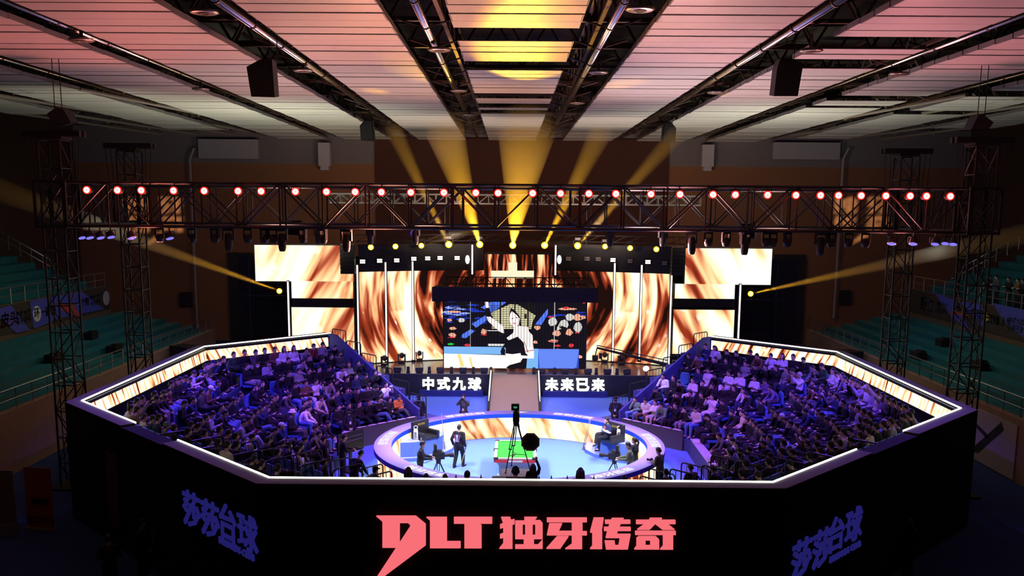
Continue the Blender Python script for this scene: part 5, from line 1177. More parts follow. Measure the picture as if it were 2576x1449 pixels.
# ---------------------------------------------------------------- crowd: head positions in the stands
LEFT = '''268 1015 w;287 1011 c l sm;303 1001 b;327 998 g p;351 974 k;363 987 k;395 971 k;427 957 k;437 942 k l L;458 942 n h;423 1005 r c;409 1012 k;399 1020 k;396 1032 n;460 992 k h;471 981 k;480 981 n;495 964 g l C;491 1039 k;486 1050 k c;366 1065 y l b;389 1058 n;400 1080 v l N;417 1074 k;472 1085 k;500 1088 k;
447 933 k;471 926 w h;482 923 k;494 923 l;505 905 v;517 913 n p C;555 895 k;551 905 k;572 892 m;584 889 k l;612 886 G c;641 881 k;547 945 n;525 963 b h W;506 969 G;621 920 k l;652 920 k l Lm;589 976 k;600 973 n;640 969 k c;653 966 k c B;558 996 n;547 1004 n;647 1010 k;525 1017 l h;536 1014 k;
669 879 b;695 876 w l L;722 875 w l L;737 878 g f;768 867 r;787 865 g;797 873 k f;694 905 k l Wm;677 913 l h L;725 901 k;753 898 l f;770 898 k;799 897 n;833 892 k c;854 891 G l sM;707 939 k;727 935 k;751 930 g x;777 931 k;800 927 k;828 923 k h;849 922 w;871 918 g x L;901 913 k p;707 971 G;736 965 k;759 964 b;780 962 w p;813 958 g;849 960 k;857 951 k c;884 949 n;836 985 n p;866 985 k;893 982 k;686 979 k;786 994 k;809 994 n;
924 980 k h;936 974 w p;787 996 c;776 1006 k h;765 1013 k;758 1016 w f;734 1024 k l H;692 998 k p;701 1039 n c W;687 1049 k h;852 1025 k;872 1021 k;904 1018 k;922 1014 k p;949 1008 k;968 1005 k;996 998 o;805 1054 k f;788 1057 k;782 1066 v f;762 1070 n;745 1089 k;751 1083 G;736 1095 w;724 1102 k;716 1111 l h;913 945 k;926 939 k p;
499 1035 n;510 1032 k;592 1042 n;611 1036 g h B;620 1030 k;629 1024 r;649 1013 n p;668 1001 G h;648 1000 k;575 1056 k h;557 1066 n;673 1065 k;665 1079 k;647 1086 k;632 1096 w h;578 1086 n;566 1116 c;552 1118 k;526 1118 n;595 1122 k;633 1170 k;657 1176 k l B;698 1182 k;696 1137 n;746 1199 k;814 1165 k'''
RIGHT = '''1776 869 n x;1799 873 w h L;1842 873 k f;1861 878 k;1896 879 k h;1912 885 b;1745 894 k;1765 895 b;1787 900 k h C;1810 902 k;1835 907 k;1850 911 k;1866 912 g;1884 918 k;1922 922 k p;1942 921 k p;1687 934 w c;1761 932 n;1778 932 w;1810 938 k;1831 938 w x;1861 939 w;1904 952 w x;1926 960 p;1702 953 k;1709 959 k;1754 957 w x;1780 965 k;1799 968 k c;1820 976 k l B;1842 975 k;1874 981 w;1894 985 k;1714 986 k;1735 988 k p;1765 990 k;1797 999 w p;
1946 892 w c;1966 894 w x L;1993 896 k;2022 904 k h;2071 908 m;2060 921 g f;2107 921 w x;2120 926 w;2131 925 k;2134 935 l c;2153 938 k;2169 949 l p;2158 947 k p;1968 927 g;1996 927 b;2012 942 w p g;2057 952 k;2058 960 b f;2069 952 k;2088 970 G p;2100 976 n;1954 974 p f;1998 976 G x;2009 982 k;2020 989 k;2024 1003 k;2036 994 n;2055 1007 k;2054 1014 n;2081 998 n f;2127 996 k;2158 1007 k;1913 1006 k h;1949 1017 G;1962 1023 k c;1976 1026 k c g;2059 1026 k h;
2183 957 w l W;2222 964 c u;2205 982 l h L;2223 992 p l Lm;2236 981 k;2269 986 k;2267 1000 k l;2286 1006 k;2297 1013 g l B;2314 1022 m;2302 1033 k c;2173 1011 g;2185 1026 k;2204 1029 k;2197 1048 k p;2223 1047 k;2244 1049 l l b;2224 1060 k;2275 1067 k;2219 1071 y;2133 1058 w;2151 1066 k;2137 1082 k;
1653 978 k c C;1610 1005 e c;1636 1010 c;1660 1017 w x;1685 1016 k p;1696 1028 k c;1732 1026 c;1682 1001 e f;1783 1048 k c K;1798 1057 k;1823 1035 k;1835 1077 G;1864 1030 k;1893 1035 k;1886 1044 c;1894 1051 k;1919 1058 k l b;1931 1069 k;1947 1078 n;1933 1090 c;1926 1082 G;1949 1095 k;1973 1106 n;1988 1040 l h;2006 1048 k;2020 1060 k;2025 1080 w l L;1854 1084 w;1862 1088 k;1872 1096 k;1873 1104 n;1862 1124 c f;1890 1114 k;1893 1126 k;1945 1116 k;1836 1066 k;2028 1095 b p;
2086 1035 k h;2098 1035 k;2113 1049 k;2121 1062 w;2037 1073 k;2054 1097 k;2042 1117 n;2056 1120 k;2180 1092 k l b;2156 1106 k;2113 1105 k;2112 1117 k;2091 1118 k;2064 1140 k;1815 1180 k f;1866 1194 k;1873 1146 k;1877 1166 n;1947 1150 n;1968 1137 n;1983 1138 k;2017 1137 k;1917 1178 k;1991 1178 k;2037 1159 k;1925 1164 k;1911 1199 k'''
PANTS = {'621 920': 'g', '584 889': 'g', '395 971': 'g', '758 1016': 'j', '611 1036': 'w', '805 1054': 'j', '1659 1017': 'c', '1660 1017': 'c', '1696 1028': 'g', '1732 1026': 'j', '1636 1010': 'b', '1797 999': 'w', '1754 957': 'w', '1831 938': 'w', '1778 932': 'w', '737 878': 'G', '736 1095': 'j', '759 964': 'w', '1862 1124': 'j', '1872 1096': 'j', '494 923': 'j', '709 0': 'k'}
HEADZ = 1.17
def place(px, py, side):
    best = None
    for key, (deg, lo, hi) in WEDGE[side].items():
        n, t = nt(deg)
        for k in range(6):
            a = ROWA[k]; r = ray(px, py); L = (a - CAM.dot(n)) / r.dot(n); p = CAM + r * L; s = p.dot(t)
            s0 = -a * T8 if lo is None else lo; s1 = a * T8 if hi is None else hi
            over = max(0, s0 - s - .05, s - s1 - .05)
            e = abs(p.z - (ROWZ[k] + HEADZ)) + over * 1.5
            if best is None or e < best[0]: best = (e, key, k, min(max(s, s0 + .15), s1 - .15), p.z - ROWZ[k] - HEADZ)
    return best
PROTO = {}
def proto_of(ps, legs):
    if (ps, legs) not in PROTO: PROTO[(ps, legs)] = seated(ps, legs)
    return PROTO[(ps, legs)]
ACT = {'lap': 'hands in lap', 'cross': 'arms folded', 'photo': 'filming by phone', 'phone': 'reading a phone', 'chin': 'hand on chin', 'lean': 'leaning forward', 'up': 'arms raised'}
CODE = {'l': 'lap', 'x': 'cross', 'p': 'photo', 'h': 'phone', 'c': 'chin', 'f': 'lean', 'u': 'up'}
SEATB = mat('blue_seat_fabric', (.05, .14, .34), .8); SEATE = mat('pale_seat_shell', (.20, .32, .55), .5)
def seat_proto():
    back = MB(); back.prism([(-.235, -.02), (.235, -.02), (.235, .04), (-.235, .04)], .42, .70); back.prism([(-.225, -.02), (.225, -.02), (.225, .04), (-.225, .04)], .70, .80); back.prism([(-.19, -.02), (.19, -.02), (.19, .04), (-.19, .04)], .80, .87)
    sh = MB(); sh.prism([(-.25, -.045), (.25, -.045), (.25, -.02), (-.25, -.02)], .38, .72); sh.prism([(-.24, -.045), (.24, -.045), (.24, -.02), (-.24, -.02)], .72, .82); sh.prism([(-.205, -.045), (.205, -.045), (.205, -.02), (-.205, -.02)], .82, .895)
    cu = MB().box((0, .27, .385), (.46, .44, .09)); lg = MB().box((0, .2, .17), (.06, .3, .34)).box((0, .2, .01), (.3, .4, .02))
    return [('backrest', back.mesh('backrest', SEATB)), ('back_shell', sh.mesh('back_shell', SEATE)), ('seat', cu.mesh('seat', SEATB)), ('pedestal', lg.mesh('pedestal', BLACK))]
SEATP = seat_proto()
def put_seat(n, t, k, s, side, label):
    p = n * (ROWA[k] + .19) + t * s; rz = math.atan2(-n.y, -n.x) - PI / 2
    o = thing('arena_chair', label, 'seat', (p.x, p.y, ROWZ[k]), rz, 'blue seats of the %s stand' % side)
    bk = put('backrest', SEATP[0][1], o); put('back_shell', SEATP[1][1], bk); put('seat', SEATP[2][1], o); put('pedestal', SEATP[3][1], o)
rng = random.Random(21)
for side, data in (('left', LEFT), ('right', RIGHT)):
    P = []
    for e in data.replace('\n', '').split(';'):
        f = e.split()
        if len(f) < 3: continue
        er, key, k, s, dz = place(float(f[0]), float(f[1]), side)
        P.append([key, k, s, f[2], CODE[f[3]] if len(f) > 3 else None, f[4] if len(f) > 4 else 's', f[0] + ' ' + f[1], dz])
    rows = {}
    for q in P: rows.setdefault((q[0], q[1]), []).append(q)
    for (key, k), L in rows.items():
        L.sort(key=lambda q: q[2]); a = ROWA[k]; _, lo, hi = WEDGE[side][key]
        s0 = (-a * T8 if lo is None else lo) + .22; s1 = (a * T8 if hi is None else hi) - .22
        gapmin = min(.53, (s1 - s0) / max(1, len(L) - 1) * .999) if len(L) > 1 else .5
        for it in range(60):
            for i in range(len(L) - 1):
                d = gapmin - (L[i + 1][2] - L[i][2])
                if d > 0: L[i][2] -= d / 2; L[i + 1][2] += d / 2
            for q in L: q[2] = min(max(q[2], s0), s1)
            for i in range(len(L) - 1):
                if L[i + 1][2] - L[i][2] < gapmin * .98 and L[i + 1][2] >= s1 - 1e-6: L[i][2] = L[i + 1][2] - gapmin
    # whole rows run from the stage end to the camera end: order by direction angle
    byrow = {}
    for q in P:
        n, t = nt({'W': 180, 'NW': 135, 'SW': -135, 'E': 0, 'NE': 45, 'SE': -45}[q[0]]); q.append(n * ROWA[q[1]] + t * q[2]); byrow.setdefault(q[1], []).append(q)
    for k, L in byrow.items():
        L.sort(key=lambda q: (-q[-1].y))
        for i, q in enumerate(L):
            key, _, s, top, ps, hair, idk, dz, p = q
            n, t = nt({'W': 180, 'NW': 135, 'SW': -135, 'E': 0, 'NE': 45, 'SE': -45}[key])
            if ps is None: ps = rng.choice(['lap', 'lap', 'lap', 'cross', 'chin', 'lean', 'phone'])
            legs = rng.choice(['normal', 'normal', 'wide', 'cross'])
            if ps == 'lean': legs = 'wide'
            pants = PANTS.get(idk, rng.choice('kkkkGnjk'))
            PR = proto_of(ps, legs); sc = max(.94, min(1.06, 1 + dz * .5)) * rng.uniform(.985, 1.015)
            rz = math.atan2(-p.y * .6 - n.y * 6, -p.x * .6 - n.x * 6) - PI / 2 + rng.uniform(-.12, .12)
            hw = [HAT[h][2] for h in hair if h in HAT] + (['long hair'] if 'L' in hair else []) + (['a face mask'] if 'm' in hair.lower() and hair.lower() != 's' else [])
            lab = 'person in %s%s, %s, %s row %s stand, %s from stage' % (COLS[top][0], (' and ' + hw[0]) if hw else '', ACT[ps], ordinal(k + 1), side, ordinal(i + 1))
            make_person(PR, (p.x, p.y, ROWZ[k]), rz, top, pants, hair, lab, 'spectators in the %s stand' % side, sc, rng.choice((0, 0, 1, 2)), rng.choice((None, None, None, 'w')))
            if ps in ('photo', 'phone'):
                R = Matrix.Rotation(rz, 3, 'Z'); o_ = Vector((0, .36, 1.16)) if ps == 'photo' else Vector((.05, .36, .86))
                w3 = Vector((p.x, p.y, ROWZ[k])) + R @ (o_ * sc)
                m = MB(); m.box((0, 0, 0), (.15, .012, .075) if ps == 'photo' else (.075, .012, .15))
                o = m.build('phone', mat('phone_case', (.03, .03, .035), .3) if rng.random() < .5 else mat('pale_phone_case', (.7, .7, .72), .35), None, w3, rz)
                if ps == 'phone': o.rotation_euler = (-.7, 0, rz)
                tag(o, 'phone of the person in %s, %s row %s stand, %s from stage' % (COLS[top][0], ordinal(k + 1), side, ordinal(i + 1)), 'phone', 'phones held by spectators')
            put_seat(n, t, k, s, side, 'blue seat under person in %s, %s row %s stand, %s from stage' % (COLS[top][0], ordinal(k + 1), side, ordinal(i + 1)))
    # empty seats seen in the photograph
    EMPTY = {'left': ((828, 872, ''), (820, 902, ''), (262, 1028, ''), (407, 962, ''), (378, 982, ''), (885, 985, ''), (944, 985, '')), 'right': ((1718, 934, ''), (1740, 938, ''), (1821, 883, ''), (1886, 958, ''), (1690, 965, ''), (1770, 1045, ''), (2325, 1040, ''), (2345, 1045, ''), (1700, 995, ''))}[side]
    for j, (px, py, _) in enumerate(EMPTY):
        er, key, k, s, dz = place(px, py - 12, side); n, t = nt({'W': 180, 'NW': 135, 'SW': -135, 'E': 0, 'NE': 45, 'SE': -45}[key])
        if any(q[0] == key and q[1] == k and abs(q[2] - s) < .45 for q in P): continue
        put_seat(n, t, k, s, side, 'empty blue seat in the %s row of the %s stand, %s of the empty seats from the stage' % (ordinal(k + 1), side, ordinal(j + 1)))
# ================================================================ crew, players, officials
def standing(armL, armR, walk=0, lean=0, tilt=0, turn=0, vox=.0115):
    """armX = (elbow, wrist, hand direction, palm normal, curl) ; origin on the floor between the feet"""
    body = MB(); jac = MB(); tro = MB(); sho = MB(); f = lean
    hc = Vector((0, .02 + f * .30, 1.58)); HM = head_frame(hc, tilt, turn); nk = Vector((0, f * .22 - .01, 1.43)); ch = Vector((0, f * .14 - .01, 1.24)); md = Vector((0, f * .05, 1.07)); hip = Vector((0, 0, .93))
    head(body, HM); limb(body, [nk, hc + Vector((0, -.012, -.06))], [.056, .052]); X = ((1, 0, 0), 1.36)
    limb(body, [hip, md, ch, nk - Vector((0, 0, .06))], [.11, .10, .118, .072], 12, X); limb(jac, [hip + Vector((0, 0, .0)), md, ch, nk - Vector((0, 0, .07))], [.132, .122, .138, .088], 14, X)
    for s, A in ((-1, armL), (1, armR)):
        e, w_, hd, pn, cu = A; e, w_ = Vector(e), Vector(w_); sh = Vector((.19 * s, ch.y + .02, 1.36))
        limb(body, [sh, e, w_], [.052, .040, .028]); hand(body, w_, hd, pn, s, cu); limb(jac, [Vector((.09 * s, sh.y, 1.36)), sh, e, w_.lerp(e, .05)], [.086, .074, .060, .046])
        dy = walk * s; kn = Vector((.10 * s, .02 + dy * .55 + (.04 if dy else 0), .49)); an = Vector((.11 * s, dy - .02, .09)); toe = Vector((.13 * s, dy + .14, .045)); hj = Vector((.095 * s, 0, .90))
        limb(body, [hj, kn, an], [.085, .058, .040]); limb(tro, [hj, kn, an], [.112, .084, .066]); limb(body, [an, toe], [.036, .03]); limb(sho, [an + Vector((0, -.04, -.045)), toe], [.046, .040])
    limb(tro, [hip + Vector((-.05, 0, -.02)), hip + Vector((.05, 0, -.02))], [.125, .125])
    return finish(body, jac, tro, sho, HM, vox)
DOWN = lambda s: ((.25 * s, -.02, 1.10), (.25 * s, .06, .86), (0, .15, -1), (-s, 0, 0), .5)
FRONT = lambda s: ((.26 * s, .02, 1.10), (.07 * s, .20, .92), (-.6 * s, .4, -.5), (0, -1, -.2), .7)
CAMF = lambda s: ((.25 * s, .16, 1.28), (.07 * s, .26, 1.53), (-.2 * s, .3, 1), (-.7 * s, .5, 0), .9)
CHEST = lambda s: ((.25 * s, .05, 1.12), (.08 * s, .27, 1.18), (-.5 * s, .8, .1), (0, .1, -1), .8)
OPER = lambda s: ((.26 * s, .12, 1.12), (.12 * s, .42, 1.08), (0, 1, -.1), (0, 0, -1), .8)
UPW = lambda s: ((.24 * s, .10, 1.52), (.12 * s, .16, 1.82), (-.1 * s, .1, 1), (0, 1, 0), .9)
STP = {'front': standing(FRONT(-1), FRONT(1)), 'down': standing(DOWN(-1), FRONT(1)), 'cam': standing(CAMF(-1), CAMF(1)), 'chest': standing(CHEST(-1), CHEST(1), 0, .2, .3), 'oper': standing(OPER(-1), OPER(1), 0, .25, .25), 'walk': standing(((-.27, -.10, 1.12), (-.26, .02, .88), (0, .2, -1), (1, 0, 0), .6), DOWN(1), .16, .05, .15), 'up': standing(DOWN(-1), UPW(1), 0, 0, .1), 'bend': standing(((-.25, .30, 1.02), (-.14, .48, .86), (.1, .6, -.7), (0, 0, -1), .6), ((.25, .30, 1.02), (.14, .48, .86), (-.1, .6, -.7), (0, 0, -1), .6), 0, 1.0, .6)}
def stand(ps, px, py, label, rz, top='k', pants='k', hair='s', z0=0, head=1.58, loc=None, sc=1.0, group=None, skin=0):
    if loc is None: p = atz(px, py, z0 + head * sc); loc = (p.x, p.y, z0)
    return make_person(STP[ps], loc, rz, top, pants, hair, label, group, sc, skin)
def badge(t, z=1.12, y=.155):
    MB().box((0, y, z), (.085, .008, .11)).build('badge', mat('white_badge', (.8, .82, .85), .5), t); MB().bar((-.03, y - .01, z + .05), (-.07, .06, 1.40), .005, 5).bar((.03, y - .01, z + .05), (.07, .06, 1.40), .005, 5).build('lanyard', mat('blue_lanyard', (.1, .2, .5), .6), t)
g = stand('down', 0, 0, 'security guard in black uniform, cap and mask left of the letter sign ramp', PI + .1, hair='KM', loc=(-4.5, 5.85, 0)); badge(g)
g = stand('front', 0, 0, 'security guard in black coat, cap and mask behind the ring on the right', PI - .25, hair='KM', loc=(4.33, 5.85, 0)); badge(g)
g = stand('front', 878, 1035, 'security guard in black cap and mask standing at the corner of the left grey barrier', PI + .5, hair='KM'); badge(g)
g = stand('front', 814, 1106, 'security guard in cap and mask standing before the left front desk', -1.1, hair='KM'); badge(g)
def still_camera(loc, rz, label):
    t = thing('still_camera', label, 'camera', loc, rz); MB().box((0, 0, 0), (.14, .07, .1)).box((0, 0, .06), (.06, .06, .04)).build('body', CAMB, t, bevel=.01); MB().bar((0, .03, 0), (0, .17, 0), .042, 12, .048).build('lens', CAMB, t)
def held(t, o, sc=1):
    R = Matrix.Rotation(t.rotation_euler[2], 3, 'Z'); return Vector(t.location) + R @ (Vector(o) * sc)
g = stand('cam', 0, 0, 'photographer in dark sweater aiming a camera behind the ring, left of the ramp', PI - .15, top='G', hair='b', loc=(-2.5, 6.0, 0)); badge(g, 1.05); still_camera(held(g, (0, .30, 1.56)), PI - .15, 'black camera held to the face of the photographer beside the ramp')
g = stand('chest', 0, 0, 'photographer in khaki jacket holding a camera at his chest outside the ring', .9, top='v', pants='k', hair='b', loc=(4.98, -3.0, 0)); still_camera(held(g, (0, .36, 1.20)), .9, 'black camera held at the chest of the khaki jacket photographer')
stand('oper', 0, 0, 'cameraman in black jacket working the left broadcast camera inside the ring', -PI / 2 + .1, hair='s', loc=(-3.58, -2.35, 0))
stand('oper', 0, 0, 'cameraman in dark olive jacket working the right broadcast camera inside the ring', PI / 2 - .2, top='v', hair='s', loc=(4.02, -2.25, 0))
g = stand('front', 0, 0, 'woman in black with a ponytail standing at the right inner ring wall', .95, hair='s', loc=(4.28, -1.35, 0), sc=.97)
mbp = MB(); limb(mbp, [(0, -.10, 1.66), (0, -.16, 1.55), (0, -.15, 1.36)], [.035, .04, .015]); put('ponytail', mbp.mesh('ponytail', HAIRM[0], True), g)
g = stand('walk', 0, 0, 'pool player in black walking away with a cue, colourful pattern on his back', -.45, hair='B', loc=(-2.35, .25, 0), sc=1.0)
bp = MB(); 
for (x0, x1, z0, z1) in ((-.055, .055, 1.05, 1.33),): bp.prism([(x0, -.152), (x1, -.152), (x1, -.142), (x0, -.142)], z0, z1)
bp.build('back_panel', mat('silver_blue_print', (.38, .36, .62), .5), g)
for s, c in ((-1, 'blue'), (1, 'blue')):
    MB().poly([(s * .06, -.150, 1.02), (s * .075, -.150, 1.02), (s * .135, -.140, 1.34), (s * .115, -.142, 1.34)]).poly([(s * .06, -.146, 1.02), (s * .115, -.138, 1.34), (s * .135, -.136, 1.34), (s * .075, -.146, 1.02)]).build('side_stripe', mat('pink_violet_stripe', (.65, .12, .42), .5), g)
MB().box((0, -.155, 1.27), (.05, .006, .08)).build('back_logo', WHITE, g)
cue(held(g, (.27, .20, .98)), held(g, (.34, -.55, .06)), 'dark cue stick held low by the walking player', CUE)
# seated player on the right
PL2 = seated('cross', 'cross')
g = make_person(PL2, (3.52, 1.50, .45), face(-.80, -.45), 'n', 'k', 's', 'pool player in navy patterned shirt sitting cross-legged in the right black armchair', None, 1.0)
sl = MB()
for s in (-1, 1): limb(sl, [(.25 * s, .03, .74), (.02 * s, .17, .80 + .02 * s)], [.064, .052])
put('white_sleeves', remesh(sl, .018, 1), g).data.materials.append(mat('white_sleeve', (.8, .78, .8), .8))
MB().box((0, .112, .90), (.16, .01, .12)).build('shirt_print', mat('red_white_print', (.5, .12, .16), .6), g)
# left-hand video operator crouching with a shoulder camera and near silhouettes
g = stand('oper', 860, 1103, 'camera operator in black filming from the floor beside the left guard', -1.2, head=1.55); still_camera(held(g, (0, .55, 1.12)), -1.2, 'black video camera of the operator beside the left grey barrier')
stand('bend', 890, 1166, 'person in black bending over outside the ring at lower left', -.7, head=1.30)
stand('front', 943, 1186, 'crew member in a black cap at the lower left edge of the ring', -.8, hair='K', head=1.55)
stand('front', 1676, 1192, 'crew member with glasses at the lower right edge of the ring', .6, head=1.55)
stand('chest', 1741, 1185, 'person in black raising a phone on the floor at lower right', .5, head=1.50)
DESKP = ((1027, 1188, 'lap', 'L', 'k', 'woman in black with long hair at the left end of the judges table'), (1072, 1203, 'lap', 's', 'k', 'person in black second from the left at the judges table'), (1118, 1206, 'lean', 's', 'n', 'person in navy third from the left at the judges table'), (1175, 1196, 'lap', 's', 'k', 'person in black fourth from the left at the judges table'), (1460, 1188, 'phone', 'L', 'v', 'person with loose long hair and olive top at the right of the judges table'), (1297, 1178, 'lap', 's', 'k', 'operator with headset at the judges table before the white platform'), (1571, 1207, 'lap', 's', 'k', 'person in black at the right end of the judges table'))
for (px, py, ps, hr, top, lab) in DESKP:
    p = aty(px, py, -8.62); pz = 1.12; hz_ = p.z - pz
    t = make_person(proto_of(ps, 'normal'), (p.x, -8.62, pz), random.uniform(-.15, .15), top, 'k', hr, lab, 'people at the judges table', max(.95, min(1.12, hz_ / 1.17)))
    o = thing('arena_chair', 'blue seat at the judges table, %s from the left' % ordinal(1 + sorted(q[0] for q in DESKP).index(px)), 'seat', (p.x, -8.82, pz), 0, 'seats at the judges table')
    bk = put('backrest', SEATP[0][1], o); put('back_shell', SEATP[1][1], bk); put('seat', SEATP[2][1], o); put('pedestal', SEATP[3][1], o)
    if 'headset' in lab:
        m = MB(); m.path([(.09 * math.cos(a * PI / 10), .0, 1.20 + .13 * math.sin(a * PI / 10)) for a in range(11)], .012, 6); m.bar((.085, 0, 1.18), (.105, 0, 1.18), .035, 10).bar((-.085, 0, 1.18), (-.105, 0, 1.18), .035, 10).bar((.1, .02, 1.16), (.06, .12, 1.10), .006); m.build('headset', RUBBER, t)
g = stand('up', 0, 0, 'dark-haired person holding up the octagonal placard before the white platform', 0, hair='L', loc=(.40, -7.95, 1.12), sc=.80)
# people in the dark outside the enclosure and on the balcony
stand('front', 356, 1318, 'guard in dark uniform standing in the shadow at the lower left wall', -1.9)
stand('chest', 272, 1366, 'person in dark clothes looking at something in the lower left shadow', .4, head=1.5)
stand('front', 2290, 1318, 'woman in dark clothes with a badge standing in the lower right shadow', .3, hair='L')
for i, (px, py, c, ps) in enumerate(((2409, 700, 'k', 'lean'), (2489, 708, 'k', 'lean'), (2508, 713, 'G', 'lean'), (2540, 710, 'k', 'chest'), (2563, 716, 'b', 'chest'), (2576, 714, 'k', 'chest'))):
    p = atx(px, py, 24.75); stand('chest', 0, 0, 'onlooker in %s behind the upper right deck railing, %s from the stage side' % (COLS[c][0], ordinal(i + 1)), PI / 2 + .2, top=c, pants='k', loc=(24.75, p.y, 5.2), sc=max(.92, min(1.08, (p.z - 5.2) / 1.58)), group='onlookers on the upper right deck')
# ================================================================ banners and small signs
BB = mat('banner_black_brown', (.05, .04, .028), .6); BU = mat('banner_blue', (.07, .08, .42), .6); PRW = mat('banner_white_print', (.62, .62, .60), .6); PRR = mat('banner_red_print', (.45, .06, .04), .6)
for sx, side, X0, yf in ((-1, 'left', 24.30, 19.6), (1, 'right', 23.90, 21.6)):
    xb = sx * X0; t = thing('sponsor_banner', 'long dark blue and black sponsor banner along the %s upper deck' % side, 'banner', (0, 0, 0))
    MB().box((xb + sx * .02, (yf - 10) / 2, 4.62), (.03, yf + 10, 1.34)).build('cloth', BB, t)
    xin = xb - sx * .005
    def patch(pts, m, off, nm='blue_patch'):
        q = [atx(a, b, xin - sx * off) for a, b in pts]; P = [(v.y, v.z) for v in q]
        me = curve_mesh(nm, [P], [m], .004); me.transform(frame((xin - sx * off, 0, 0), Vector((0, 1, 0)), Vector((0, 0, 1)), Vector((1, 0, 0)))); put(nm, me, t)
    def word(txt, px, py, size, m, off=.02, fat=.004):
        p = atx(px, py, xin - sx * off); me = text_mesh(txt, size, m, .004, fat); e = Vector((0, 1, 0)) * (1 if sx < 0 else -1); me.transform(frame(p, e, Vector((0, 0, 1)), Vector((-sx, 0, 0)))); put('lettering', me, t)
    if sx < 0:
        patch([(0, 775), (28, 768), (75, 830), (40, 838), (0, 800)], BU, .008); patch([(75, 757), (205, 733), (262, 778), (150, 800), (85, 828)], BU, .008)
        patch([(140, 760), (185, 765), (205, 800), (160, 782)], PRR, .012, 'red_patch')
        for a in ((241, 755, .33), (60, 798, .36)): word('中式九球\n未来已来', *a, PRW)
        word('一韵南', 121, 784, .55, PRW, .02, .01); word('麦皮头', 14, 808, .75, PRR, .02, .012); word('一个购', 209, 762, .5, PRR, .02, .01)
        for (px, py, r, m) in ((267, 750, .42, mat('seal_grey', (.45, .45, .45), .6)), (93, 789, .40, PRW)):
            p = atx(px, py, xin - sx * .015); MB().bar((p.x, p.y, p.z), (p.x - sx * .01, p.y, p.z), r, 28).build('round_logo', m, t)
        word('环', 93, 789, .55, BB, .03, .008)
    else:
        patch([(2350, 735), (2400, 755), (2440, 830), (2395, 800)], BU, .008); patch([(2410, 757), (2470, 765), (2480, 830), (2440, 790)], BU, .008); patch([(2497, 762), (2576, 780), (2576, 850), (2530, 815)], BU, .008)
        patch([(2388, 790), (2405, 772), (2440, 795)], PRR, .012, 'red_patch')
        word('野豹', 2331, 767, .85, PRW, .02, .012); word('利百文', 2419, 781, .42, mat('banner_green_print', (.1, .4, .2), .6), .02, .01); word('巴利者沙发', 2509, 807, .5, PRW, .02, .006)
        for a in ((2370, 776, .33), (2458, 793, .33), (2555, 819, .36)): word('中式九球\n未来已来', *a, PRW)
        patch([(2475, 795), (2483, 786), (2489, 800), (2482, 812)], mat('banner_yellow_print', (.6, .4, .08), .6), .012, 'logo_patch')
p = atz(104, 1335, 0); t = thing('roll_up_banner', 'orange roll-up banner standing in the dark by the left terrace', 'banner', (p.x, p.y, 0), -.15)
MB().box((0, 0, 1.05), (.92, .02, 1.95)).build('print', mat('dull_orange_print', (.35, .10, .02), .6), t); MB().box((0, 0, .05), (.95, .18, .1)).build('base', GREY, t)
m = MB(); m.ball((-.12, -.02, .95), (.16, .012, .12)).ball((.12, -.02, .93), (.14, .012, .12)).ball((.3, -.02, 1.02), (.06, .012, .06)); m.build('printed_picture', mat('dark_picture_print', (.03, .03, .03), .6), t)
MB().box((0, -.012, .35), (.92, .012, .25)).build('dark_band', mat('dark_red_band', (.14, .02, .01), .6), t)
p = atz(10, 1345, 0); t = thing('notice_board', 'pale notice board at the far lower left edge', 'notice', (p.x, p.y, 0), -.1)
MB().box((0, 0, 1.2), (.9, .03, 1.7)).build('board', mat('dull_cream_board', (.2, .16, .11), .7), t); MB().box((0, 0, .18), (.8, .3, .36)).build('base', GREY, t)
n, tt = nt(-135); q = n * (AO + .05) + tt * -.0
t = thing('direction_sign', 'small dark direction sign with an arrow on the front left arena wall', 'sign', n * (AO + .04) + tt * .15 + Vector((0, 0, 1.05)), math.atan2(tt.y, tt.x))
MB().box((0, 0, 0), (.6, .02, .36)).build('plate', mat('dark_sign_plate', (.05, .045, .05), .6), t)
MB().box((-.03, -.015, -.07), (.28, .01, .035)).prism([(.09, -.02), (.2, -.02), (.2, -.01), (.09, -.01)], -.09, -.05).build('arrow', mat('sign_print', (.25, .2, .2), .6), t)
me = text_mesh('内场看台通行', .09, mat('sign_print', (.25, .2, .2), .6), .004, .002); me.transform(Matrix.Translation((0, -.014, .08)) @ Matrix.Rotation(PI / 2, 4, 'X')); put('lettering', me, t)
t = thing('poster', 'tall dim red poster on the front left arena wall near the corner', 'poster', n * (AO + .04) + tt * -2.4 + Vector((0, 0, 1.75)), math.atan2(tt.y, tt.x))
MB().box((0, 0, 0), (.75, .02, 2.2)).build('print', mat('dim_red_poster', (.10, .012, .012), .7), t); MB().box((0, 0, 0), (.79, .014, 2.24)).build('border_frame', mat('poster_border', (.18, .05, .04), .6), t)
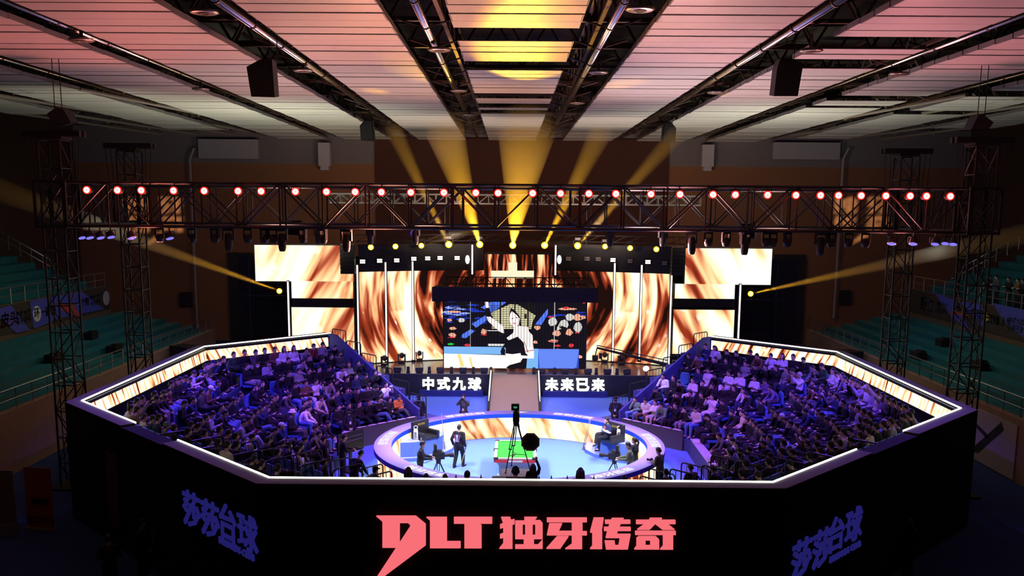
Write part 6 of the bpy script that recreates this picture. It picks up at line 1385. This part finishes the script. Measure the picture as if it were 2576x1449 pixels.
# printed calligraphy panel on the right terrace wall
t = thing('wall_print', 'pale wall panel with black brush strokes on the right terrace wall', 'mural', (18.56, 1.6, 0), PI / 2)
MB().box((0, 0, 1.1), (5.2, .03, 2.1)).build('panel', mat('pale_print_panel', (.45, .40, .38), .8), t)
m = MB()
for k, (x0, z0, x1, z1, r) in enumerate(((-1.6, 1.9, .2, .5, .16), (.2, .5, 1.3, .35, .12), (-.6, 1.2, .9, 1.6, .08), (1.2, 2.0, 1.5, .5, .12))): m.box(((x0 + x1) / 2, .03, (z0 + z1) / 2), (math.hypot(x1 - x0, z1 - z0), .012, r * 2), Matrix.Translation(((x0 + x1) / 2, 0, (z0 + z1) / 2)) @ Matrix.Rotation(-math.atan2(z1 - z0, x1 - x0), 4, 'Y') @ Matrix.Translation((-(x0 + x1) / 2, 0, -(z0 + z1) / 2)))
m.build('brush_stroke_marking', mat('ink_black', (.02, .02, .02), .8), t)
# metal gobos that throw the logo onto the back wall
for sx, (px, py), half in ((-1, (420, 540), 3.1), (1, (2195, 540), 3.1)):
    tgt = aty(px, py, 33.55); src = Vector((sx * 9.5, 4.2, 9.15)); d = (tgt - src).normalized(); L = (tgt - src).length
    t = thing('gobo_projector', 'projector lamp under the second truss, %s side, aimed at the back wall' % ('left' if sx < 0 else 'right'), 'stage lamp', src)
    ex = Vector((d.y, -d.x, 0)).normalized(); ez = ex.cross(d); k = .30 / L
    R = [[(-.3, -.3), (.3, -.3), (.3, .3), (-.3, .3)]]
    sc_ = 2.55 / 700
    def gp(p, ox, oy, s=1.0): return ((p[0] - ox) * sc_ * s * k, -(p[1] - oy) * sc_ * s * k)
    for nm, ox, oy in (('du', 1610, 620), ('ya', 1510, 620), ('chuan', 2270, 345), ('qi', 2170, 345)):
        R += [[gp(p, ox, oy, 1.35) for p in q] for q in GL[nm]]
    R.append([gp(p, 0, 0) for p in ((-420, 640), (-120, 330), (150, 330), (-40, 420))])
    me = curve_mesh('gobo_plate', R, [BLACK], .0006)
    me.transform(frame(d * .30, ex, ez, -d)); put('gobo_plate', me, t)
    b = MB(); 
    for (a, b_) in ((-1, 0), (1, 0), (0, -1), (0, 1)): pass
    MM = frame(d * .10, ex, ez, -d)
    for (cx, cz, w_, h_) in ((-.31, 0, .02, .64), (.31, 0, .02, .64), (0, .31, .6, .02), (0, -.31, .6, .02)): b.box((cx, cz, 0), (w_, h_, .5), MM)
    b.build('lamp_body', DARKL, t)
    spot('gobo_light', src, tgt, (1, .74, .48), 60000, 14, .05, .0015)
